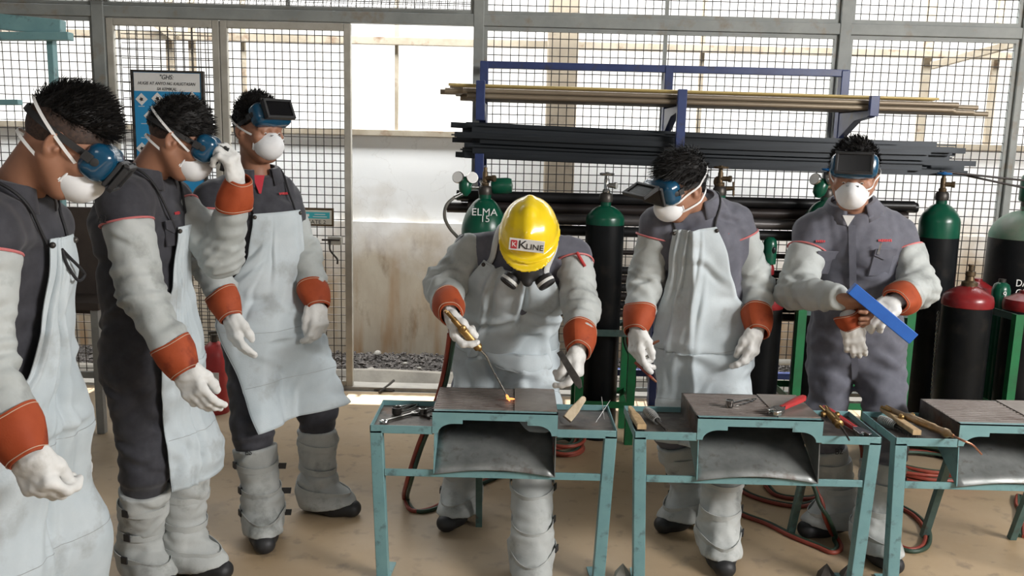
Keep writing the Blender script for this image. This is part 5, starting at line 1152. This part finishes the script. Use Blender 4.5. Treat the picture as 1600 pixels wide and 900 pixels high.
        if strap:
            for j, q in ((2, 'l'), (nu-3, 'r')):
                sg = 1 if q == 'r' else -1; p0 = Pt[1, j]; back = J['neck']+s.side*sg*.075-s.n*.05+s.up*.02; mid = J['neck']+s.side*sg*.095+s.n*.035+s.up*.0
                L = spline([p0, p0*.5+mid*.5+s.n*.02, mid, back], 7); O2 = np.array(L); ctr = J['neck']-s.up*.18; Dd = O2-ctr; Dd /= np.linalg.norm(Dd, axis=1)[:, None]
                cv = s.torso(); t, hit = march(cv, ctr+Dd*.5, -Dd, .5); O3 = np.where(hit[:, None], ctr+Dd*(.5-t+.011)[:, None], O2)
                (MB().tube(O3, .0042, 7).build('neck_cord', M['cord'], ap) if not strap_w else
                 MB().grid([[p-w_*strap_w/2, p+w_*strap_w/2] for p, w_ in ((O3[i], unit(np.cross(O3[min(i+1, len(O3)-1)]-O3[max(i-1, 0)], O3[i]-ctr))) for i in range(len(O3)))]).build('shoulder_strap', M['strap_grey'], ap, solid=.003))
                MB().ell(p0+D_[1, j]*.004, .008, None, 10, 8).build('grommet', M['iron'], ap)
        s.Pt = Pt; s.Dn = D_; return ap
    def mark(s, ops, p, n_, size, body, parent, mt=None, xd=None, sx=1.):   # small hand lettering on a garment
        t, hit = march(ops, np.array([V(p)+V(n_)*.25]), np.array([-V(n_)]), .4); q = V(p)+V(n_)*(.25-t[0]+.006); xd = unit(xd if xd is not None else np.cross(V(0, 0, 1), n_)); return text_on(body, size, mt or M['ink'], parent, 'marker_lettering', q, xd, np.cross(n_, xd), ext=.001, sx=sx)
    def patch(s, px, py, w_, h_, name, mt, ops=None, off=.006, th=.003, Y0=None, bevel=.002):   # flat piece laid on the chest where that photo pixel falls
        ops = ops or s.covops; d = FW+CR*(px-800)/FPX+CU*(450-py)/FPX; d = unit(d); st = s.J['pel'][1]-.9
        o = CC+d*(st/d[1]); t, hit = march(ops, np.array([o]), np.array([d]), 2.); p = o+d*t[0]; e = 1e-3
        g = np.array([fld(ops, np.array([p+V(*q)*e]))[0]-fld(ops, np.array([p-V(*q)*e]))[0] for q in np.eye(3)]); n_ = unit(g); x = unit(np.cross(V(0, 0, 1), n_)); y = np.cross(n_, x)
        return p+n_*off, x, y, n_

def hard_hat(s):
    H = s.H; o = [ell(H.p(0, -.008, .040), (.101, .126, .108), H.M), cut(H.p(0, 0, .034), H.d(0, .06, -1), .004)]
    o += [cone(H.p(0, .075, .112), H.p(0, .0, .137), .017, .017, .022), cone(H.p(0, .0, .137), H.p(0, -.08, .120), .017, .012, .022)]
    o += [ell(H.p(0, .004, .036), (.110, .138, .0075), H.M, .010), ell(H.p(0, .072, .031), (.092, .094, .0075), H.M@np.array(Matrix.Rotation(-.16, 3, 'X')), .012)]
    o += [sub(ell(H.p(0, -.008, .022), (.088, .113, .097), H.M), .004)]
    h = sdf_mesh('hard_hat', o, .0042, M['helmet'], s.root, relax=2); h['label'] = 'glossy yellow safety helmet'; s.hatops = o; return h
def half_mask(s):
    H = s.H; o = [ell(H.p(0, .078, -.058), (.050, .056, .052), H.M), cone(H.p(0, .115, -.06), H.p(0, .135, -.072), .024, .02, .012), cone(H.p(-.03, .10, -.075), H.p(-.062, .118, -.088), .02, .018), cone(H.p(.03, .10, -.075), H.p(.062, .118, -.088), .02, .018)]
    m = sdf_mesh('half_mask', o, .004, M['rubber'], s.root); m['label'] = 'black rubber half mask with two filters'
    for sg in (-1, 1):
        c = H.p(sg*.058, .116, -.086); d = H.d(sg*.55, .72, -.35); f = MB().lathe([(0, -.012), (.030, -.012), (.033, -.008), (.033, .022), (.029, .026), (.026, .022), (0, .022)], c, d, 26).build('filter_cartridge', M['rubber'], m)
        MB().lathe([(.0332, .004), (.0338, .006), (.0338, .013), (.0332, .015)], c, d, 26).build('filter_band', M['strap_grey'], f)
    ribbon(s.skull+s.hairops, H.p(0, 0, -.02), H.d(0, .35, 1), .014, .003, 48, .2).build('mask_strap', M['rubber'], m); return m
# ------------------------------------------------------------------ the six men
def fdir(deg): a = math.radians(deg); return V(math.sin(a), -math.cos(a))       # 0 = towards the camera, + = towards the right of the photo
def hdir(yaw, pitch): a = math.radians(yaw); p = math.radians(pitch); return V(math.sin(a)*math.cos(p), -math.cos(a)*math.cos(p), -math.sin(p))
def t3(x, y): return unit(V(x, y, 0))
def atx(px, X0Y, z):                                                             # ground point below a photo column at depth Y, raised to z
    p = at(px, 500, X0Y); return V(p[0], X0Y, z)
W = 'embroidery'

# --- third man from the left: goggles up on the forehead
J = dict(neck=at(399, 270, 3.43), sr=at(334, 314, 3.30), sl=at(434, 309, 3.50), er=at(327, 412, 3.20), wr=at(357, 488, 3.11), el=at(474, 400, 3.48), wl=at(495, 471, 3.36), pel=atx(418, 3.44, .80), ar=atz(411, 803, .09), al=atz(497, 768, .09))
sp = dict(toe_r=t3(.30, -.95), toe_l=t3(.97, -.22), hand_r=V(.25, -.1, -1), hand_l=V(.15, -.2, -1))
A = Person('man standing by the gate with dark goggles pushed up on his forehead', J, fdir(38), Head(at(403, 203, 3.40), hdir(52, 8)), sp)
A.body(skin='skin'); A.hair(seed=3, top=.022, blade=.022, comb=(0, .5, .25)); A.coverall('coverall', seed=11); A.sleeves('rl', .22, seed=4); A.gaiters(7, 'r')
A.apron(.15, [(0, .115, .075), (.05, .118, .08), (.22, .14, .12), (.34, .19, .20), (.5, .22, .20), (1, .20, .10)], .42, seed=5, hemtilt=-.02)
A.mask(); A.goggles(up=33, flip=0)
glove(A.root, J['wr'], J['er'], V(.28, -.15, -1), V(.75, .65, .1), True, curl=(.25, .3, .35, .4), thumb=(.35, .6, .1))
glove(A.root, J['wl'], J['el'], V(.16, -.25, -1), V(-.75, .5, 0), False, curl=(.45, .5, .55, .6), thumb=(.3, .7, .1))
p, x, y, n_ = A.patch(404, 283, .03, .06, 'shirt', None, off=.002)
MB().prism([p+x*a+y*b for a, b in ((-.024, .022), (.024, .022), (.004, -.05), (-.004, -.05))], (0, 0, 0), n_*.004).build('red_undershirt', M['tshirt_red'], A.root, smooth=False)
def embroid(P_, px, py, n=7, w_=.0055, h_=.011, seed=0):
    p, x, y, n_ = P_.patch(px, py, .05, .01, 'e', None, off=.004); r = random.Random(seed+px); mb = MB(); Mx = np.stack([x, y, n_], 1)
    for i in range(n): mb.cbox(p+x*(i-n/2)*w_*1.35, (w_*.45, h_*r.uniform(.35, .5), .0012), Mx)
    return mb.build('stitched_badge', M['embroid'], P_.cov, smooth=False)
embroid(A, 444, 303)

# --- right man in plain coverall with the blue bar
J = dict(neck=at(1331, 322, 3.36), sr=at(1272, 366, 3.38), sl=at(1398, 368, 3.38), er=at(1241, 455, 3.28), wr=at(1308, 466, 3.03), el=at(1436, 450, 3.28), wl=at(1402, 470, 3.08), pel=atx(1343, 3.42, .80), ar=atz(1308, 798, .09), al=atz(1364, 832, .09))
sp = dict(toe_r=t3(-.92, -.40), toe_l=t3(.12, -1), hand_r=V(.8, -.3, -.35), hand_l=V(-.85, -.25, -.35))
B = Person('man in plain grey coverall holding a blue bar, goggles up on his forehead', J, fdir(-8), Head(at(1334, 274, 3.25), hdir(-22, 16)), sp)
ho, hp_ = hand_ops(J['wr'], V(.92, -.18, -.12), V(.25, -.5, -.85), True, curl=(.75, .9, .95, 1.0), thumb=(.5, .7, .1), glove=False)
B.body(bare=('r', ho), skin='skin_light'); B.hair(seed=6, top=.016, blade=.024, comb=(.3, .4, .3)); B.coverall('coverall_light', seed=21, amp=.005); B.sleeves('rl', .30, seed=9, ends=(-.02, .05)); B.gaiters(17)
B.mask(); B.goggles(up=28, flip=0)
gl, gp = glove(B.root, J['wl'], J['el'], V(-.8, -.35, -.45), V(-.25, .4, -.8), False, curl=(.5, .6, .65, .7), thumb=(.15, .8, .1))
# coverall details: placket, pockets with flaps, pen, badges
def pocket(P_, px, py, w_, h_, flip=1):
    p, x, y, n_ = P_.patch(px, py, w_, h_, 'p', None, off=.002); Mx = np.stack([x, y, n_], 1)
    k = MB().cbox(p, (w_/2, h_/2, .004), Mx).build('chest_pocket', P_.covmat, P_.cov, bevel=.003)
    MB().prism([p+x*a+y*b+n_*.004 for a, b in ((-w_/2-.002, h_/2+.004), (w_/2+.002, h_/2+.004), (w_/2+.002, h_/2-.022), (0, h_/2-.040), (-w_/2-.002, h_/2-.022))], (0, 0, 0), n_*.005).build('pocket_flap', P_.covmat, k, smooth=False, bevel=.001)
    return p, x, y, n_
pocket(B, 1289, 410, .085, .10); p, x, y, n_ = pocket(B, 1377, 410, .09, .11)
MB().cyl(p+x*-.035+y*.04+n_*.011, p+x*-.036+y*.085+n_*.011, .004, n=8).build('pen', M['chrome'], B.cov)
embroid(B, 1283, 377, 5); embroid(B, 1383, 376, 8)
mb = MB(); prev = None; G = []
for py in range(352, 600, 8):
    p, x, y, n_ = B.patch(1331+(py-350)*.02, py, .02, .02, 'p', None, off=.005); G.append([p-x*.013-n_*.006, p-x*.013, p+x*.013, p+x*.013-n_*.006])
mb.grid(G).build('front_placket', B.covmat, B.cov)
p, x, y, n_ = B.patch(1325, 349, .03, .03, 'p', None, off=.003); MB().prism([p+x*a+y*b for a, b in ((-.022, .03), (.022, .03), (0, -.012))], (0, 0, 0), n_*.004).build('white_undershirt', M['white'], B.root, smooth=False)

# --- second man from the left: side on, lifting his goggle window
J = dict(neck=at(224, 270, 2.87), sr=at(192, 318, 2.71), sl=at(262, 312, 3.02), er=at(222, 462, 2.66), wr=at(284, 572, 2.60), el=at(346, 402, 2.95), wl=at(372, 290, 2.86), pel=atx(228, 2.88, .82), ar=atz(222, 868, .09), al=atz(289, 858, .09))
sp = dict(toe_r=t3(.80, -.60), toe_l=t3(.96, -.28), hand_r=V(.5, -.1, -1), hand_l=V(-.2, 0, 1), bend=.02)
C_ = Person('man seen side on, second from the left, raising a glove to his goggles', J, fdir(84), Head(at(279, 217, 2.86), hdir(102, 32)), sp)
C_.body(skin='skin'); C_.hair(seed=8, top=.020, blade=.022, comb=(0, .5, .1), under=-.005); C_.coverall('coverall', seed=31); C_.sleeves('rl', .20, seed=14); C_.gaiters(27)
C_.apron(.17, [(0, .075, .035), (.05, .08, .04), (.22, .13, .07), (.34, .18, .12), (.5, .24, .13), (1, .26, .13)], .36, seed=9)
C_.mask(); C_.goggles(up=2, flip=16)
glove(C_.root, J['wr'], J['er'], V(.52, -.12, -1), V(.2, .95, .1), True, curl=(.3, .35, .4, .5), thumb=(.35, .6, .2))
glove(C_.root, J['wl'], J['el'], V(-.12, -.25, 1), V(-.9, .1, -.1), False, curl=(.7, .8, .85, .9), thumb=(.25, .8, .5))
embroid(C_, 276, 333, 5)

# --- leftmost man: nearest the camera, side on, looking down through his goggles
J = dict(neck=at(20, 292, 2.13), sr=at(-26, 372, 1.95), sl=at(60, 352, 2.32), er=at(-36, 560, 1.87), wr=at(36, 700, 1.80), el=at(42, 520, 2.37), wl=at(90, 650, 2.32), pel=atx(-6, 2.13, .82), ar=V(-1.36, 2.03, .09), al=V(-1.26, 2.25, .09))
sp = dict(toe_r=t3(.95, -.3), toe_l=t3(.97, -.2), hand_r=V(.5, -.1, -1), hand_l=V(.3, 0, -1), bend=.02)
D_m = Person('leftmost man, closest to the camera, looking down through blue goggles', J, fdir(86), Head(at(101, 224, 2.12), hdir(106, 42)), sp)
D_m.body(skin='skin'); D_m.hair(seed=9, top=.026, blade=.028, comb=(0, .35, .5), n=4200, fade=.012, under=.045); D_m.coverall('coverall', seed=41); D_m.sleeves('rl', .12, seed=24); D_m.gaiters(37)
D_m.apron(.11, [(0, .09, .045), (.05, .10, .05), (.22, .15, .07), (.32, .19, .10), (.46, .26, .19), (1, .26, .22)], .28, seed=13)
D_m.mask(); D_m.goggles(up=2, flip=0)
glove(D_m.root, J['wr'], J['er'], V(.42, -.1, -1), V(.2, .95, .1), True, curl=(.7, .8, .85, .9), thumb=(.2, .8, .3))
glove(D_m.root, J['wl'], J['el'], V(.3, 0, -1), V(.2, -.95, .1), False)

# --- man between the first and second tables, looking down to the left
J = dict(neck=at(1085, 316, 3.34), sr=at(1030, 352, 3.36), sl=at(1146, 350, 3.38), er=at(1008, 442, 3.36), wr=at(994, 510, 3.22), el=at(1180, 445, 3.38), wl=at(1184, 512, 3.22), pel=atx(1096, 3.42, .80), ar=atz(1078, 786, .09), al=atz(1122, 836, .09))
sp = dict(toe_r=t3(-.80, -.60), toe_l=t3(-.05, -1), hand_r=V(-.05, -.15, -1), hand_l=V(-.2, -.15, -1), bend=.01)
E_m = Person('man with flipped up goggle window looking down to the left, arms hanging', J, fdir(-10), Head(at(1064, 291, 3.25), hdir(-62, 26), (.18, 0, 1)), sp)
E_m.body(skin='skin_light'); E_m.hair(seed=12, top=.020, blade=.040, comb=(.2, .6, -.1)); E_m.coverall('coverall_light', seed=51); E_m.sleeves('rl', .20, seed=34); E_m.gaiters(47)
E_m.apron(.075, [(0, .09, .095), (.05, .10, .10), (.2, .125, .115), (.36, .17, .155), (.5, .17, .16), (1, .17, .17)], .38, seed=17, off=.014, crease_=(.12, .035))
E_m.mask(); E_m.goggles(up=4, flip=82)
glove(E_m.root, J['wr'], J['er'], V(.02, -.2, -1), V(.85, .35, 0), True, curl=(.25, .45, .6, .7), thumb=(.35, .7, .2))
glove(E_m.root, J['wl'], J['el'], V(-.22, -.2, -1), V(-.75, .6, 0), False, curl=(.3, .4, .45, .5), thumb=(.25, .7, .1))
embroid(E_m, 1133, 364, 5)

# --- the welder: bent over his table, yellow helmet towards the camera
J = dict(neck=at(818, 372, 3.22), sr=at(738, 398, 3.26), sl=at(893, 402, 3.24), er=at(694, 446, 3.19), wr=at(703, 487, 2.97), el=at(909, 482, 3.10), wl=at(905, 541, 2.93), pel=V(-.02, 3.47, .79), ar=atz(722, 775, .09), al=atz(831, 862, .09))
sp = dict(toe_r=t3(-.35, -.93), toe_l=t3(-.05, -1), hand_r=V(.1, -.3, -.9), hand_l=V(0, -.3, -1), bend=-.03)
F_m = Person('welder in a yellow helmet bending over the first table with a lit torch', J, fdir(0), Head(at(827, 373, 3.05), hdir(-4, 44), (-.04, -.6, 1)), sp)
F_m.body(skin='skin'); F_m.hair(seed=15, top=.004, blade=.010, n=800); F_m.coverall('coverall_light', seed=61); F_m.sleeves('r', -.30, seed=44, e=.010); F_m.sleeves('l', .14, seed=45, e=.003); F_m.gaiters(57)
F_m.apron(.04, [(0, .10, .14), (.05, .11, .145), (.2, .15, .155), (.36, .19, .20), (.5, .21, .21), (1, .21, .21)], .40, seed=21, off=.024, amp=.020, wave=.018, strap_w=.024)
hat = hard_hat(F_m); half_mask(F_m)
p, x, y, n_ = F_m.patch(823, 383, .1, .04, 'badge', None, ops=F_m.hatops, off=.003)
rt = np.array(Matrix.Rotation(-.09, 3, Vector(n_))); x, y = rt@x, rt@y
bd = MB().cbox(p, (.060, .022, .0012), np.stack([x, y, n_], 1)).build('badge', M['white'], hat, bevel=.0008)
q = p+n_*.002
mb = MB().cbox(q-x*.043, (.0105, .0155, .0006), np.stack([x, y, n_], 1)); mb.build('badge_emblem', M['embroid'], bd, smooth=False)
text_on('K', .025, M['white'], bd, 'badge_emblem_letter', q-x*.043+n_*.0009, x, y)
text_on('K', .044, M['ink'], bd, 'badge_lettering', q-x*.014, x, y, sx=1.1); text_on('LINE', .0285, M['ink'], bd, 'badge_lettering', q+x*.028-y*.004, x, y, sx=1.05)
glove(F_m.root, J['wr'], J['er'], V(.25, -.35, -.9), V(.9, .1, .35), True, curl=(.55, 1.0, 1.05, 1.1), thumb=(.25, .7, .5))
glove(F_m.root, J['wl'], J['el'], V(-.05, -.3, -1), V(-.9, .3, 0), False, curl=(.5, .85, .95, 1.0), thumb=(.2, .8, .4))
tb = atz(795, 624, .640)
torch([at(707, 497, 2.88), at(751, 547, 2.93), at(760, 557, 2.945), at(769, 576, 2.97), at(786, 607, 3.01), tb], 'brass gas torch held by the welder, its thin tip pointing at the grill', M['brass'], M['chrome'])
fm = bpy.data.materials.new('flame'); fm.use_nodes = True; b_ = fm.node_tree.nodes['Principled BSDF']; b_.inputs['Base Color'].default_value = (.9, .25, .08, 1); b_.inputs['Emission Color'].default_value = (1, .28, .07, 1); b_.inputs['Emission Strength'].default_value = 2.2
a = at(786, 607, 3.01); d = unit(tb-a); fo = MB().lathe([(.0, -.012), (.0045, -.006), (.005, .0), (.0035, .012), (0, .022)], tb-d*.01, d, 12).ell(tb+V(.006, 0, .002), (.016, .008, .003)).build('torch_flame', fm, centre=True); tag(fo, 'small orange flame and glowing spot at the torch tip on the grill', 'flame')
a, b = at(874, 549, 2.845), at(908, 606, 2.80); d = unit(b-a); mb = MB(); xx = unit(np.cross(d, V(0, 1, 0))); nn = np.cross(d, xx)
L = np.linalg.norm(b-a); P = [a-xx*.010, a+xx*.010, a+d*L*.85+xx*.014, b+xx*.004, b-xx*.008, a+d*L*.85-xx*.013]; mb.prism([q-nn*.003 for q in P], (0, 0, 0), nn*.006)
tag(mb.build('steel_strip', M['iron'], centre=True, smooth=False, bevel=.001), 'dark steel strip held in the left glove of the welder', 'steel strip')
# --- the blue bar and the glove taken off, both held by the man at right
a, b = at(1330, 450, 2.975), at(1426, 529, 2.945); M['bluebar'] = mat('blue_plastic', (.015, .10, .42), (.02, .13, .5), 8, .45)
o = MB().bar(a, b, .030, .044, (0, 0, 1)).build('blue_bar', M['bluebar'], centre=True, bevel=.002); tag(o, 'straight blue bar held by the man in plain coverall', 'bar')
e = empty('work_glove', at(1335, 500, 3.02), 'white leather glove with orange cuff held empty by the man with the blue bar', 'glove')
wp = at(1328, 503, 3.03); g, _ = glove(e, wp, at(1316, 478, 3.05)+V(-.02, 0, .03), V(.28, -.05, -1), V(.2, .9, .1), True, curl=(.25, .3, .3, .4), thumb=(.3, .6, .1), cuff_len=.06, cr=(.040, .042), scale=.8, name='glove_hand')

# marker letters, pockets and small dress details
def gmark(P_, q, px, py, txt, size=.03):
    o = [c for c in children(P_.root) if c.name.startswith('gaiter')][0 if q == 'r' else 1]; J = P_.J; A_, K_2 = J['a'+q], J['k'+q]; ops = [cone(A_+(K_2-A_)*.8, A_+V(0, 0, .06), .083, .069, .03)]
    p, x, y, n_ = P_.patch(px, py, 0, 0, '', None, ops=ops, off=.009); return text_on(txt, size, M['ink'], o, 'marker_lettering', p, x, y)
def smark(P_, px, py, txt, size=.03, q='r', rot=0):
    o = [c for c in children(P_.root) if c.name.startswith('leather_sleeve')][0]; J = P_.J; ops = [cone(J['s'+q], J['e'+q], .079, .068, .03)]
    p, x, y, n_ = P_.patch(px, py, 0, 0, '', None, ops=ops, off=.010); R_ = np.array(Matrix.Rotation(rot, 3, Vector(n_))); return text_on(txt, size, M['ink'], o, 'marker_lettering', p, R_@x, R_@y)
gmark(A, 'r', 389, 706, 'ES'); gmark(B, 'r', 1309, 705, 'B2', .034); smark(C_, 164, 343, 'A2', .032); smark(F_m, 722, 372, 'F2', .032, rot=.5)
pocket(E_m, 1130, 385, .08, .05) if False else None
pocket(C_, 268, 365, .07, .08)
p, x, y, n_ = F_m.patch(906, 408, 0, 0, '', None, off=.012); MB().cyl(p+y*.03-x*.012, p-y*.025+x*.012, .006, n=10).build('red_pen', M['red'], F_m.cov)
# loop of cord hanging on the bib of the leftmost man
P0 = D_m.Pt[2, 40]; dn = D_m.Dn[2, 40]; s_ = unit(np.cross(V(0, 0, 1), dn)); MB().tube(spline([P0+dn*.006, P0+dn*.009+s_*.012-V(0, 0, .04), P0+dn*.010+s_*.05-V(0, 0, .085), P0+dn*.012+s_*.075-V(0, 0, .075), P0+dn*.012+s_*.06-V(0, 0, .055), P0+dn*.009+s_*.02-V(0, 0, .02), P0+dn*.006], 6), .004, 7).build('hanging_cord', M['cord'], D_m.root)
# two leads with copper ends hung behind the glove of the fourth man
for i, (p0, p1, la) in enumerate((((996, 548), (1022, 536), 'upper dark lead with copper end held in the fourth man\'s hanging glove'), ((992, 566), (1019, 591), 'lower dark lead with copper end held in the fourth man\'s hanging glove'))):
    a, b = at(*p0, 3.20), at(*p1, 3.17); d = unit(b-a); e = empty('cable_lead', a, la, 'cable'); MB().cyl(a, b, .0055, n=9).build('lead', M['hose_red'], e); MB().cyl(b, b+d*.022, .006, .004, 10).build('copper_end', M['copper'], e)
